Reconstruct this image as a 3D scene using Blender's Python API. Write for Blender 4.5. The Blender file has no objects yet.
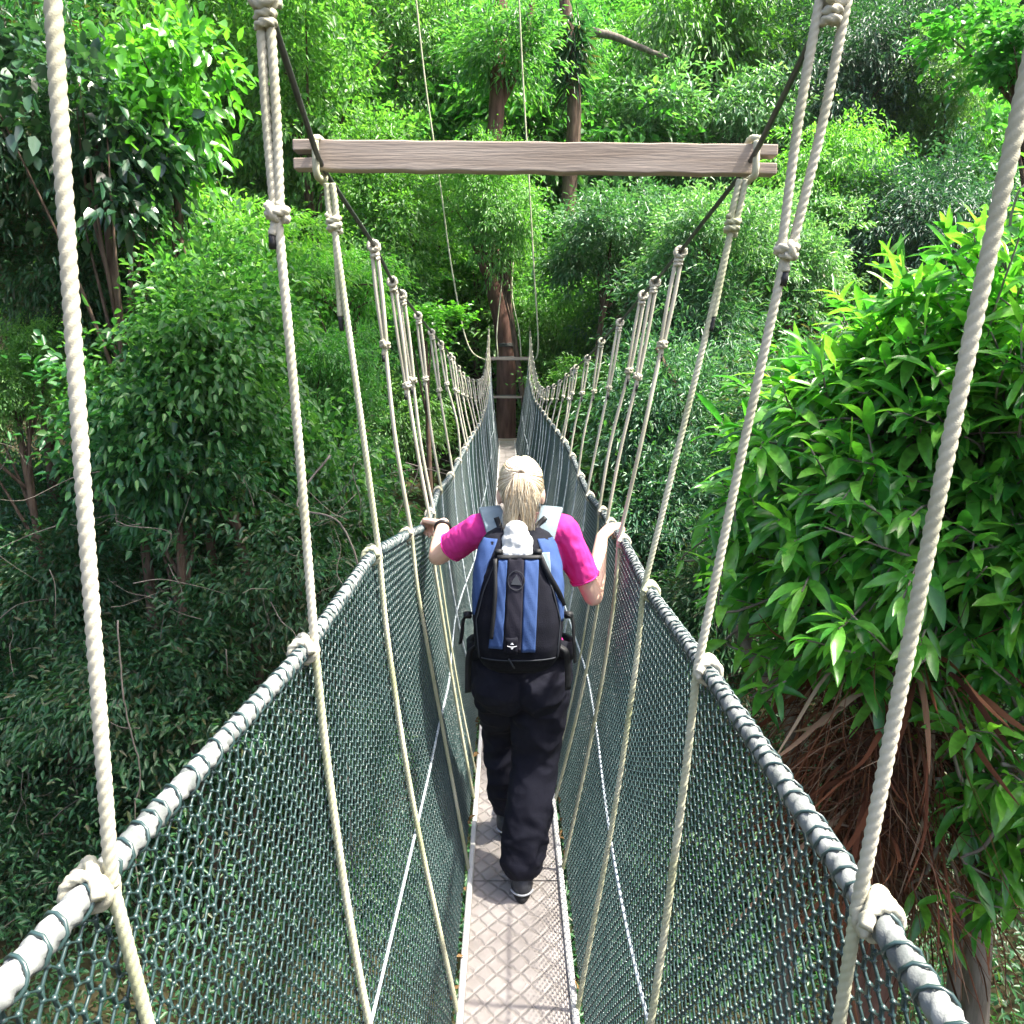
import bpy, bmesh, math, random
import numpy as np
from mathutils import Vector, Matrix, Quaternion, noise

scene = bpy.context.scene
col = scene.collection
HAZE = .00022
CZ = 10.0                       # eye height above the datum
F, PITCH = 800.0, math.radians(10.76)
cP, sP = math.cos(PITCH), math.sin(PITCH)
rng = np.random.default_rng(7)
random.seed(7)

def at(px, py, Y):
    """a point of the place at distance Y along the bridge, in metres"""
    u, v = (px - 512) / F, (512 - py) / F
    dy, dz = cP + v * sP, v * cP - sP
    t = Y / dy
    return np.array([u * t, Y, dz * t])

# ------------------------------------------------------------------ helpers
def tag(o, label=None, cat=None, group=None, kind=None):
    if label: o['label'] = label
    if cat: o['category'] = cat
    if group: o['group'] = group
    if kind: o['kind'] = kind
    return o

def empty(name, loc, label=None, cat=None, group=None):
    o = bpy.data.objects.new(name, None)
    o.empty_display_size = 0.2
    col.objects.link(o)
    o.location = (loc[0], loc[1], loc[2] + CZ)
    return tag(o, label, cat, group)

class MB:
    """collects geometry given in camera-height coordinates; built as one mesh"""
    def __init__(s): s.v, s.f, s.m, s.n = [], [], [], 0
    def add(s, v, f, mat=0):
        v = np.asarray(v, float).reshape(-1, 3)
        s.v.append(v)
        s.f += [tuple(i + s.n for i in q) for q in f]
        s.m += [mat] * len(f)
        s.n += len(v)
        return s
    def build(s, name, mats, parent=None, smooth=True, origin=None):
        v = np.concatenate(s.v)
        if origin is None:
            origin = np.zeros(3) if parent is None else (np.array(parent.location) - [0, 0, CZ])
            if parent is not None and parent.parent is not None:
                origin = np.array(parent['_o'])
        me = bpy.data.meshes.new(name)
        me.from_pydata((v - origin).tolist(), [], s.f)
        return link(name, me, mats, parent, smooth, origin, s.m)

def link(name, me, mats, parent=None, smooth=True, origin=None, mi=None):
    for m in (mats if isinstance(mats, (list, tuple)) else [mats]): me.materials.append(m)
    if mi and max(mi): me.polygons.foreach_set('material_index', mi)
    if smooth: me.polygons.foreach_set('use_smooth', [True] * len(me.polygons))
    me.update()
    o = bpy.data.objects.new(name, me)
    col.objects.link(o)
    if parent is not None:
        o.parent = parent
        o['_o'] = [float(x) for x in (origin if origin is not None else (0, 0, 0))]
    elif origin is not None:
        o.location = (origin[0], origin[1], origin[2] + CZ)
    return o

def np_mesh(name, V, Q):
    """fast mesh from an (n,3) vertex array and an (m,k) face array"""
    me = bpy.data.meshes.new(name)
    k = Q.shape[1]
    me.vertices.add(len(V)); me.vertices.foreach_set('co', np.ascontiguousarray(V, np.float32).ravel())
    me.loops.add(Q.size); me.loops.foreach_set('vertex_index', np.ascontiguousarray(Q, np.int32).ravel())
    me.polygons.add(len(Q)); me.polygons.foreach_set('loop_start', np.arange(0, Q.size, k, dtype=np.int32))
    me.polygons.foreach_set('loop_total', np.full(len(Q), k, np.int32))
    me.update(calc_edges=True)
    return me

def frames(P, up=None):
    P = np.asarray(P, float)
    T = np.gradient(P, axis=0)
    T /= np.linalg.norm(T, axis=1)[:, None] + 1e-12
    a = np.array([0, 0, 1.0]) if up is None else np.array(up, float)
    if abs(T[0] @ a) > .95: a = np.array([1.0, 0, 0])
    n = a - T[0] * (a @ T[0]); n /= np.linalg.norm(n)
    N = [n]
    for i in range(1, len(P)):
        n = N[-1] - T[i] * (N[-1] @ T[i]); n /= np.linalg.norm(n) + 1e-12
        N.append(n)
    N = np.array(N)
    return T, N, np.cross(T, N)

def tube(mb, P, r, n=8, lobes=0, pitch=.05, caps=True, mat=0, depth=.16, up=None, flat=1.0):
    P = np.asarray(P, float); m = len(P)
    r = np.broadcast_to(np.asarray(r, float), (m,))
    T, N, B = frames(P, up)
    L = np.concatenate([[0], np.cumsum(np.linalg.norm(np.diff(P, axis=0), axis=1))])
    th = np.arange(n) * 2 * math.pi / n
    if lobes:
        tw = 2 * math.pi * L / pitch
        ang = th[None] + 0 * tw[:, None]
        rr = 1 - depth + depth * 1.25 * np.abs(np.cos(lobes / 2 * (ang - tw[:, None])))
    else:
        ang = np.broadcast_to(th, (m, n)); rr = np.ones((m, n))
    R = r[:, None] * rr
    V = P[:, None] + (R * np.cos(ang))[..., None] * N[:, None] + (flat * R * np.sin(ang))[..., None] * B[:, None]
    f = [(i * n + j, i * n + (j + 1) % n, (i + 1) * n + (j + 1) % n, (i + 1) * n + j) for i in range(m - 1) for j in range(n)]
    if caps:
        f += [tuple(range(n - 1, -1, -1)), tuple(range((m - 1) * n, m * n))]
    mb.add(V.reshape(-1, 3), f, mat)
    return mb

def resample(P, step):
    P = np.asarray(P, float)
    L = np.concatenate([[0], np.cumsum(np.linalg.norm(np.diff(P, axis=0), axis=1))])
    k = max(2, int(L[-1] / step) + 1)
    s = np.linspace(0, L[-1], k)
    return np.stack([np.interp(s, L, P[:, i]) for i in range(3)], 1)

def spline(P, n=8):
    P = [np.asarray(p, float) for p in P]
    Q = [2 * P[0] - P[1]] + P + [2 * P[-1] - P[-2]]
    out = []
    for i in range(1, len(Q) - 2):
        a, b, c, d = Q[i - 1], Q[i], Q[i + 1], Q[i + 2]
        for k in range(n):
            t = k / n
            out.append(.5 * (2 * b + (c - a) * t + (2 * a - 5 * b + 4 * c - d) * t * t + (3 * b - a - 3 * c + d) * t ** 3))
    out.append(P[-1])
    return np.array(out)

def box(mb, lo, hi, mat=0, bev=0.0):
    (x0, y0, z0), (x1, y1, z1) = lo, hi
    b = bm_box((x1 - x0, y1 - y0, z1 - z0), bev)
    c = np.array([(x0 + x1) / 2, (y0 + y1) / 2, (z0 + z1) / 2])
    v = np.array([q.co[:] for q in b.verts]) + c
    b.verts.index_update()
    f = [tuple(q.index for q in p.verts) for p in b.faces]
    b.free()
    return mb.add(v, f, mat)

def bm_box(size, bev):
    b = bmesh.new()
    bmesh.ops.create_cube(b, size=1)
    for v in b.verts: v.co = Vector((v.co.x * size[0], v.co.y * size[1], v.co.z * size[2]))
    if bev: bmesh.ops.bevel(b, geom=b.edges[:], offset=bev, segments=2, affect='EDGES')
    return b

def ball(mb, c, r, sub=2, mat=0, rot=None):
    b = bmesh.new()
    bmesh.ops.create_icosphere(b, subdivisions=sub, radius=1)
    v = np.array([q.co[:] for q in b.verts]) * np.asarray(r, float)
    if rot is not None: v = v @ np.array(rot).T
    b.verts.index_update()
    f = [tuple(q.index for q in p.verts) for p in b.faces]
    b.free()
    return mb.add(v + np.asarray(c, float), f, mat)

def limb(mb, pts, rad, n=14):
    """a closed, round-ended limb through joints with a radius at each"""
    P = resample(spline(pts, 8), .012)
    src = spline(pts, 8)
    Ls = np.concatenate([[0], np.cumsum(np.linalg.norm(np.diff(src, axis=0), axis=1))])
    Lj = Ls[::8][:len(rad)]
    Lp = np.linspace(0, Ls[-1], len(P))
    r = np.interp(Lp, Lj, rad)
    tube(mb, P, r, n)
    ball(mb, P[0], [r[0]] * 3); ball(mb, P[-1], [r[-1]] * 3)
    return mb

def remesh(mb, voxel, smooth_it, name):
    me = bpy.data.meshes.new(name + '_src')
    me.from_pydata(np.concatenate(mb.v).tolist(), [], mb.f)
    o = bpy.data.objects.new(name + '_src', me); col.objects.link(o)
    m = o.modifiers.new('r', 'REMESH'); m.mode = 'VOXEL'; m.voxel_size = voxel; m.use_smooth_shade = True
    s = o.modifiers.new('s', 'SMOOTH'); s.factor = .5; s.iterations = smooth_it
    dg = bpy.context.evaluated_depsgraph_get()
    out = bpy.data.meshes.new_from_object(o.evaluated_get(dg), depsgraph=dg)
    out.name = name
    bpy.data.objects.remove(o); bpy.data.meshes.remove(me)
    return out

def displace(me, fn):
    n = len(me.vertices)
    co = np.empty(n * 3, np.float32); me.vertices.foreach_get('co', co); co = co.reshape(-1, 3)
    no = np.array([v.normal[:] for v in me.vertices])
    d = np.array([fn(Vector(p)) for p in co.tolist()])
    me.vertices.foreach_set('co', (co + no * d[:, None]).astype(np.float32).ravel())
    me.update()

# ------------------------------------------------------------------ materials
def mat(name, base, rough=.6, spec=.4, noise_scale=None, base2=None, bump=0.0, bump_scale=60, metal=0.0, sheen=0.0, lo=.35, hi=.65, detail=4, stretch=None):
    m = bpy.data.materials.new(name); m.use_nodes = True
    nt = m.node_tree; b = nt.nodes['Principled BSDF']
    b.inputs['Base Color'].default_value = (*base, 1)
    b.inputs['Roughness'].default_value = rough
    b.inputs['Specular IOR Level'].default_value = spec
    b.inputs['Metallic'].default_value = metal
    if sheen: b.inputs['Sheen Weight'].default_value = sheen
    co = nt.nodes.new('ShaderNodeTexCoord')
    src = co.outputs['Object']
    if stretch:
        mp = nt.nodes.new('ShaderNodeMapping'); mp.inputs['Scale'].default_value = stretch
        nt.links.new(src, mp.inputs['Vector']); src = mp.outputs['Vector']
    if base2 is not None:
        n = nt.nodes.new('ShaderNodeTexNoise'); n.inputs['Scale'].default_value = noise_scale or 8; n.inputs['Detail'].default_value = detail
        nt.links.new(src, n.inputs['Vector'])
        r = nt.nodes.new('ShaderNodeValToRGB')
        r.color_ramp.elements[0].position = lo; r.color_ramp.elements[0].color = (*base, 1)
        r.color_ramp.elements[1].position = hi; r.color_ramp.elements[1].color = (*base2, 1)
        nt.links.new(n.outputs['Fac'], r.inputs['Fac']); nt.links.new(r.outputs['Color'], b.inputs['Base Color'])
    if bump:
        n2 = nt.nodes.new('ShaderNodeTexNoise'); n2.inputs['Scale'].default_value = bump_scale; n2.inputs['Detail'].default_value = 5
        nt.links.new(src, n2.inputs['Vector'])
        bp = nt.nodes.new('ShaderNodeBump'); bp.inputs['Strength'].default_value = bump; bp.inputs['Distance'].default_value = .01
        nt.links.new(n2.outputs['Fac'], bp.inputs['Height']); nt.links.new(bp.outputs['Normal'], b.inputs['Normal'])
    return m

def leaf_mat(name, cols, trans=.38, rough=.42, spec=.5, vein=False):
    """leaf colours picked leaf by leaf; light passes through the blade"""
    m = bpy.data.materials.new(name); m.use_nodes = True
    nt = m.node_tree; N = nt.nodes; L = nt.links
    b = N['Principled BSDF']; out = N['Material Output']
    g = N.new('ShaderNodeNewGeometry')
    oi = N.new('ShaderNodeObjectInfo')
    r = N.new('ShaderNodeValToRGB'); e = r.color_ramp.elements
    e[0].position = 0; e[0].color = (*cols[0], 1)
    e[1].position = 1; e[1].color = (*cols[-1], 1)
    for i, c in enumerate(cols[1:-1]):
        q = e.new((i + 1) / (len(cols) - 1)); q.color = (*c, 1)
    L.new(g.outputs['Random Per Island'], r.inputs['Fac'])
    hs = N.new('ShaderNodeHueSaturation')
    mr = N.new('ShaderNodeMapRange'); mr.inputs['To Min'].default_value = .485; mr.inputs['To Max'].default_value = .515
    L.new(oi.outputs['Random'], mr.inputs['Value']); L.new(mr.outputs['Result'], hs.inputs['Hue'])
    L.new(r.outputs['Color'], hs.inputs['Color'])
    leafcol = hs.outputs['Color']
    if vein:      # blotches, old spots and browning
        co = N.new('ShaderNodeTexCoord'); nz = N.new('ShaderNodeTexNoise'); nz.inputs['Scale'].default_value = 26; nz.inputs['Detail'].default_value = 6
        L.new(co.outputs['Object'], nz.inputs['Vector'])
        rr = N.new('ShaderNodeValToRGB'); q = rr.color_ramp.elements
        q[0].position = .30; q[0].color = (.62, .60, .55, 1); q[1].position = .60; q[1].color = (1, 1, 1, 1)
        w_ = q.new(.27); w_.color = (.9, .45, .25, 1)
        mm = N.new('ShaderNodeMix'); mm.data_type = 'RGBA'; mm.blend_type = 'MULTIPLY'; mm.inputs['Factor'].default_value = 1
        L.new(nz.outputs['Fac'], rr.inputs['Fac']); L.new(leafcol, mm.inputs['A']); L.new(rr.outputs['Color'], mm.inputs['B'])
        leafcol = mm.outputs['Result']
    L.new(leafcol, b.inputs['Base Color'])
    b.inputs['Roughness'].default_value = rough; b.inputs['Specular IOR Level'].default_value = spec
    t = N.new('ShaderNodeBsdfTranslucent')
    mx2 = N.new('ShaderNodeMix'); mx2.data_type = 'RGBA'; mx2.blend_type = 'MULTIPLY'; mx2.inputs['Factor'].default_value = 1
    mx2.inputs['B'].default_value = (1.9, 2.1, .85, 1)
    L.new(leafcol, mx2.inputs['A']); L.new(mx2.outputs['Result'], t.inputs['Color'])
    ms = N.new('ShaderNodeMixShader'); ms.inputs['Fac'].default_value = trans
    L.new(b.outputs['BSDF'], ms.inputs[1]); L.new(t.outputs['BSDF'], ms.inputs[2])
    L.new(ms.outputs['Shader'], out.inputs['Surface'])
    return m

M = {}
M['rope'] = mat('cream rope', (.27, .265, .18), .85, .15, 5, (.46, .435, .35), .15, 700, lo=.25, hi=.6, detail=8)
M['rope_moss'] = mat('mossy rope', (.27, .29, .16), .85, .15, 6, (.46, .45, .34), .15, 700, lo=.3, hi=.65, detail=8)
M['rail_rope'] = mat('white rail rope', (.10, .112, .11), .8, .2, 25, (.25, .262, .255), .15, 500, detail=8)
M['net'] = mat('dark net twine', (.013, .034, .034), .36, .7, 4, (.030, .060, .059))
M['mid_rope'] = mat('pale lacing rope', (.20, .24, .26), .6, .4, 40, (.42, .47, .50))
M['tape'] = mat('black tape', (.012, .012, .012), .5)
M['steel'] = mat('sheathed cable', (.018, .022, .020), .45, .6, 20, (.05, .055, .05))
M['timber'] = mat('weathered timber', (.275, .22, .175), .85, .15, 2, (.40, .335, .28), .15, 12, stretch=(1.2, 12, 22), detail=9)
M['rail_white'] = mat('white painted rail', (.46, .455, .43), .6, .3, 6, (.60, .59, .57), .1, 60)
M['bark'] = mat('brown bark', (.055, .035, .024), .9, .2, 6, (.13, .09, .065), .9, 18, stretch=(3, 3, .6))
M['bark_grey'] = mat('grey bark', (.11, .095, .075), .9, .2, 5, (.22, .19, .16), .9, 16, stretch=(3, 3, .6))
M['bark_red'] = mat('red brown bark', (.065, .032, .023), .85, .2, 3, (.15, .080, .062), .9, 14, stretch=(3, 3, .5))
M['dead'] = mat('dead brown fronds', (.10, .040, .020), .85, .2, 5, (.24, .115, .066), .4, 50)
M['soil'] = mat('forest soil', (.020, .022, .010), .95, .1, 1.5, (.05, .042, .022), .6, 5)
M['skin'] = mat('skin', (.60, .37, .275), .5, .4, 14, (.66, .43, .33))
M['shirt'] = mat('magenta jersey', (.50, .028, .20), .85, .15, 10, (.57, .040, .24), .15, 300)
M['trouser'] = mat('dark navy trousers', (.0060, .0065, .0125), .85, .15, 6, (.011, .0115, .020), .1, 220)
M['pack_black'] = mat('black pack fabric', (.0035, .004, .008), .8, .15, 30, (.006, .0065, .012), .25, 350)
M['pack_blue'] = mat('blue pack fabric', (.028, .058, .155), .75, .15, 14, (.040, .076, .195), .2, 350)
M['pack_panel'] = mat('charcoal pack panel', (.009, .0088, .015), .8, .15, 20, (.014, .0135, .022), .2, 350)
M['strap_grey'] = mat('grey blue padded strap', (.125, .17, .195), .75, .25, 20, (.17, .22, .25), .2, 300)
M['webbing'] = mat('black webbing', (.007, .008, .010), .6, .3)
M['emblem'] = mat('grey embroidery', (.028, .032, .040), .7, .2)
M['emblem_white'] = mat('pale embroidery', (.55, .57, .62), .6, .3)
M['cloth'] = mat('white cloth', (.44, .45, .44), .85, .1, 12, (.52, .53, .52), .3, 60)
M['shoe'] = mat('dark grey shoe', (.022, .025, .032), .6, .4, 20, (.045, .048, .058), .3, 160)
M['sole'] = mat('shoe sole', (.012, .012, .013), .7)
M['shoe_trim'] = mat('pale shoe trim', (.35, .37, .40), .5)
M['eye'] = mat('eye white', (.75, .73, .7), .2)
M['lip'] = mat('lip', (.45, .17, .14), .5)
M['wrist'] = mat('dark wristband', (.012, .011, .011), .4)
M['litter'] = mat('dry leaf litter', (.10, .055, .022), .9, .1, 9, (.26, .17, .08))

def dead_mat():
    m = bpy.data.materials.new('mixed dead fronds'); m.use_nodes = True
    nt = m.node_tree; b = nt.nodes['Principled BSDF']
    g = nt.nodes.new('ShaderNodeNewGeometry'); r = nt.nodes.new('ShaderNodeValToRGB'); e = r.color_ramp.elements
    e[0].color = (.045, .016, .009, 1); e[1].color = (.30, .22, .15, 1)
    for p_, c_ in ((.3, (.11, .038, .018)), (.65, (.17, .070, .034)), (.88, (.16, .11, .075))): q = e.new(p_); q.color = (*c_, 1)
    nt.links.new(g.outputs['Random Per Island'], r.inputs['Fac']); nt.links.new(r.outputs['Color'], b.inputs['Base Color'])
    b.inputs['Roughness'].default_value = .85; b.inputs['Specular IOR Level'].default_value = .15
    return m
M['dead'] = dead_mat()

def hair_mat():
    m = bpy.data.materials.new('blonde hair'); m.use_nodes = True
    nt = m.node_tree; b = nt.nodes['Principled BSDF']
    g = nt.nodes.new('ShaderNodeNewGeometry'); r = nt.nodes.new('ShaderNodeValToRGB'); e = r.color_ramp.elements
    e[0].color = (.24, .165, .09, 1); e[1].color = (.66, .60, .47, 1)
    q = e.new(.35); q.color = (.46, .38, .26, 1)
    nt.links.new(g.outputs['Random Per Island'], r.inputs['Fac']); nt.links.new(r.outputs['Color'], b.inputs['Base Color'])
    b.inputs['Roughness'].default_value = .38; b.inputs['Specular IOR Level'].default_value = .5
    return m
M['hair'] = hair_mat()

def deck_mat():
    """board covered with an interlaced diamond anti-slip tread"""
    m = bpy.data.materials.new('diamond tread board'); m.use_nodes = True
    nt = m.node_tree; N = nt.nodes; L = nt.links; b = N['Principled BSDF']
    co = N.new('ShaderNodeTexCoord'); sx = N.new('ShaderNodeSeparateXYZ'); L.new(co.outputs['Object'], sx.inputs[0])
    def mth(op, a, c=None, v=None):
        n = N.new('ShaderNodeMath'); n.operation = op
        L.new(a, n.inputs[0])
        if c is not None: L.new(c, n.inputs[1])
        if v is not None: n.inputs[1].default_value = v
        return n.outputs[0]
    nz = N.new('ShaderNodeTexNoise'); nz.inputs['Scale'].default_value = 14; L.new(co.outputs['Object'], nz.inputs['Vector'])
    wob = mth('MULTIPLY', nz.outputs['Fac'], v=.35)
    u = mth('ADD', mth('MULTIPLY', sx.outputs['X'], v=1 / .072), wob); v = mth('ADD', mth('MULTIPLY', sx.outputs['Y'], v=1 / .085), wob)
    d1 = mth('ABSOLUTE', mth('SUBTRACT', mth('FRACT', mth('ADD', u, v)), v=.5))
    d2 = mth('ABSOLUTE', mth('SUBTRACT', mth('FRACT', mth('SUBTRACT', u, v)), v=.5))
    ln = mth('MINIMUM', d1, d2)
    rp = N.new('ShaderNodeValToRGB'); L.new(ln, rp.inputs['Fac'])
    e = rp.color_ramp.elements
    e[0].position = 0; e[0].color = (.0, .0, .0, 1); e[1].position = .15; e[1].color = (1, 1, 1, 1)
    n1 = N.new('ShaderNodeTexNoise'); n1.inputs['Scale'].default_value = 5; n1.inputs['Detail'].default_value = 8; L.new(co.outputs['Object'], n1.inputs['Vector'])
    c1 = N.new('ShaderNodeValToRGB'); L.new(n1.outputs['Fac'], c1.inputs['Fac'])
    c1.color_ramp.elements[0].position = .3; c1.color_ramp.elements[0].color = (.19, .17, .158, 1)
    c1.color_ramp.elements[1].position = .7; c1.color_ramp.elements[1].color = (.36, .33, .315, 1)
    mx = N.new('ShaderNodeMix'); mx.data_type = 'RGBA'; L.new(rp.outputs['Color'], mx.inputs['Factor'])
    mx.inputs['A'].default_value = (.21, .19, .178, 1); L.new(c1.outputs['Color'], mx.inputs['B'])
    L.new(mx.outputs['Result'], b.inputs['Base Color'])
    b.inputs['Roughness'].default_value = .62
    bp = N.new('ShaderNodeBump'); bp.inputs['Strength'].default_value = .7; bp.inputs['Distance'].default_value = .006
    L.new(rp.outputs['Color'], bp.inputs['Height']); L.new(bp.outputs['Normal'], b.inputs['Normal'])
    return m
M['deck'] = deck_mat()

LM = {
 'fine':  leaf_mat('bright fine leaves', [(.042, .148, .034), (.074, .220, .043), (.135, .30, .065)], .44),
 'fresh': leaf_mat('fresh yellow green leaves', [(.050, .185, .030), (.088, .27, .042), (.16, .35, .075)], .44),
 'broad': leaf_mat('mid green broad leaves', [(.032, .122, .032), (.060, .186, .043), (.13, .275, .078)], .42, .38),
 'pale':  leaf_mat('pale grey green leaves', [(.045, .145, .048), (.085, .215, .080), (.19, .32, .16)], .36, .38, .55),
 'grey':  leaf_mat('grey green leaves', [(.030, .110, .050), (.048, .15, .066), (.10, .20, .11)], .30, .40, .5),
 'lance': leaf_mat('drooping bright leaves', [(.034, .138, .030), (.058, .205, .038), (.10, .27, .055)], .42),
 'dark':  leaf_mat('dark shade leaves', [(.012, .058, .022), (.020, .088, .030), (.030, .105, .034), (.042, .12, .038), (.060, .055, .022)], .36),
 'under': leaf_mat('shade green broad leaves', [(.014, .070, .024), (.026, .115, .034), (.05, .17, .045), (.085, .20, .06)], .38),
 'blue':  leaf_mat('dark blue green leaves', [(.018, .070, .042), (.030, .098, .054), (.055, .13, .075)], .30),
 'big':   leaf_mat('large bright leaves', [(.042, .17, .022), (.072, .25, .030), (.12, .33, .04)], .46, .3, .6),
 'bigdark': leaf_mat('large glossy dark leaves', [(.016, .055, .030), (.026, .082, .042), (.044, .11, .056)], .25, .26, .9),
 'mango': leaf_mat('long glossy leaves', [(.026, .15, .027), (.056, .25, .036), (.098, .335, .042), (.17, .43, .06), (.065, .26, .04)], .46, .30, .7, vein=True),
}

# ------------------------------------------------------------------ terrain
def ground(x, y):
    x = np.asarray(x, float); y = np.asarray(y, float)
    z = -7.6 + .34 * np.maximum(0, np.abs(x) - 3.0) + .47 * np.maximum(0, y - 11) - .0 * x
    z = z + .35 * np.sin(x * .7 + 1.3) * np.cos(y * .55) + .2 * np.sin(x * 1.9 + y * 1.3)
    far = np.maximum(0, y - 60)
    return z - .25 * far

def build_terrain():
    xs = np.concatenate([np.linspace(-260, -32, 20)[:-1], np.linspace(-32, 32, 90), np.linspace(32, 260, 20)[1:]])
    ys = np.concatenate([np.linspace(-120, -6, 16)[:-1], np.linspace(-6, 70, 110), np.linspace(70, 320, 24)[1:]])
    X, Y = np.meshgrid(xs, ys)
    Z = ground(X, Y) + CZ
    w = len(xs)
    I = np.arange(len(xs) * len(ys)).reshape(len(ys), w)
    Q = np.stack([I[:-1, :-1], I[:-1, 1:], I[1:, 1:], I[1:, :-1]], -1).reshape(-1, 4)
    o = link('ground', np_mesh('ground', np.stack([X, Y, Z], -1).reshape(-1, 3), Q), M['soil'])
    tag(o, 'dark forest soil of the gully floor and slopes below the bridge', 'ground', kind='structure')
build_terrain()

# ------------------------------------------------------------------ leaves
def leaf_geo(P, D, Nn, L, W, fold=.25, droop=.18):
    """one folded, drooping six-point blade per row"""
    D = D / np.linalg.norm(D, axis=1)[:, None]
    S = np.cross(D, Nn); S /= np.linalg.norm(S, axis=1)[:, None] + 1e-9
    U = np.cross(S, D)
    L = L[:, None]; W = W[:, None]
    dn = np.zeros_like(P); dn[:, 2] = -1
    v0 = P
    l1 = P + D * L * .3 + S * W * .5 + U * W * fold
    l2 = P + D * L * .68 + S * W * .38 + U * W * fold * .8 + dn * L * droop * .45
    tp = P + D * L + dn * L * droop
    r2 = P + D * L * .68 - S * W * .38 + U * W * fold * .8 + dn * L * droop * .45
    r1 = P + D * L * .3 - S * W * .5 + U * W * fold
    V = np.stack([v0, l1, l2, tp, r2, r1], 1).reshape(-1, 3)
    b = np.arange(len(P))[:, None] * 6
    Q = np.concatenate([b + np.array([[0, 1, 2, 3]]), b + np.array([[0, 3, 4, 5]])], 0)
    return V, Q

def unit(v): return v / (np.linalg.norm(v, axis=-1, keepdims=True) + 1e-9)

def crown_points(g, R, n_cl, per, cl_r, leafL, leafW, droopdir=.25, flat=.75, shell=.55, uneven=.45):
    """leaf clumps through a crown's volume, uneven outline, gaps between the clumps"""
    nl = 7
    lc = unit(g.normal(size=(nl, 3))) * (.30 + .42 * g.random(nl))[:, None]
    lc[0] *= .2
    lr = .34 + .26 * g.random(nl)
    d = unit(g.normal(size=(n_cl * 2, 3)))
    rad = .35 + .95 * g.random(n_cl * 2) ** .75
    ph = g.random(6) * 6.28
    lump = 1 + uneven * .35 * np.sin(5.3 * d[:, 0] + 4.4 * d[:, 2] + ph[2]) * np.cos(4.1 * d[:, 1] + ph[1])
    li = g.integers(0, nl, n_cl * 2)
    keep = g.random(n_cl * 2) < (.62 + .38 * np.sin(4.2 * d[:, 0] + ph[3]) * np.sin(4.6 * d[:, 2] + 2.2 * d[:, 1] + ph[4]))
    c = ((lc[li] + d * (rad * lump * lr[li])[:, None]) * R * 1.08)[keep][:n_cl]
    c[:, 2] *= flat
    k = len(c)
    cs = cl_r * (.6 + .8 * g.random(k))
    # each clump is a flat spray of leaves reaching outward along its twig
    ou = unit(c * [1, 1, .55] + g.normal(size=c.shape) * .35 * R)
    ta = unit(np.cross(ou, [0, 0, 1.0])); up = np.cross(ta, ou)
    q = g.normal(size=(k, per, 3)) * cs[:, None, None]
    off = q[..., :1] * .85 * ou[:, None] + q[..., 1:2] * .50 * ta[:, None] + q[..., 2:] * .17 * up[:, None]
    off[..., 2] -= .12 * (off[..., 0] ** 2 + off[..., 1] ** 2) / cs[:, None]
    P = (c[:, None] + off).reshape(-1, 3)
    outw = unit(off.reshape(-1, 3) * .8 + np.repeat(unit(c), per, 0) * cl_r * .5)
    D = unit(outw + g.normal(size=P.shape) * .45 + np.array([0, 0, -droopdir]))
    Nn = unit(g.normal(size=P.shape) * .42 + np.array([0, 0, 1.0]) + np.repeat(unit(c), per, 0) * .25)
    n = len(P)
    L = leafL * (.65 + .7 * g.random(n)); W = leafW * (.7 + .6 * g.random(n))
    return P, D, Nn, L, W, c

def make_crown(name, seed, R, n_cl, per, cl_r, leafL, leafW, **kw):
    g = np.random.default_rng(seed)
    fold = kw.pop('fold', .25); dr = kw.pop('droop', .18)
    P, D, Nn, L, W, c = crown_points(g, R, n_cl, per, cl_r, leafL, leafW, **kw)
    V, Q = leaf_geo(P, D, Nn, L, W, fold, dr)
    me = np_mesh(name, V, Q)
    return dict(me=me, R=R, clumps=c)

SP = {
 'fine':  make_crown('crown', 1, 2.0, 240, 95, .36, .105, .042, uneven=.7, droop=.1),
 'fineB': make_crown('crown', 2, 4.0, 340, 105, .58, .15, .068, uneven=.75, droop=.1, flat=.85),
 'fresh': make_crown('crown', 3, 1.6, 170, 90, .34, .105, .036),
 'broad': make_crown('crown', 4, 1.7, 330, 46, .34, .125, .064, droopdir=.1, droop=.14, uneven=.7),
 'broadS': make_crown('crown', 14, 1.2, 170, 42, .28, .12, .060, droopdir=.15, droop=.15),
 'pale':  make_crown('crown', 5, 2.4, 260, 62, .40, .16, .056, droopdir=.0, uneven=.7),
 'grey':  make_crown('crown', 6, 2.2, 300, 60, .46, .16, .040, droopdir=.1),
 'lance': make_crown('crown', 7, 4.0, 300, 70, .62, .26, .080, droopdir=.5, droop=.3, uneven=.7),
 'dark':  make_crown('crown', 8, 2.1, 300, 80, .50, .12, .036),
 'darkB': make_crown('crown', 9, 3.4, 420, 80, .70, .17, .050),
 'big':   make_crown('crown', 10, 1.2, 95, 20, .26, .165, .105, droopdir=.0, droop=.15, uneven=.7, fold=.12),
}

def limbs(mb, g, base, top, r0, clumps, n, R):
    """trunk with a bend, then limbs out to some of the clumps"""
    mid = (base + top) / 2 + np.array([g.normal() * .2, g.normal() * .2, 0])
    P = spline([base, mid, top], 8)
    tube(mb, P, np.linspace(r0, r0 * .45, len(P)), 9)
    for k in range(n):
        c = clumps[g.integers(len(clumps))] * .9 + top
        s = P[-1 - g.integers(0, 6)]
        m2 = (s + c) / 2 + np.array([0, 0, .12 * R]) + g.normal(size=3) * .06 * R
        q = spline([s, m2, c], 5)
        tube(mb, q, np.linspace(r0 * .34, r0 * .07, len(q)), 6)

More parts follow.
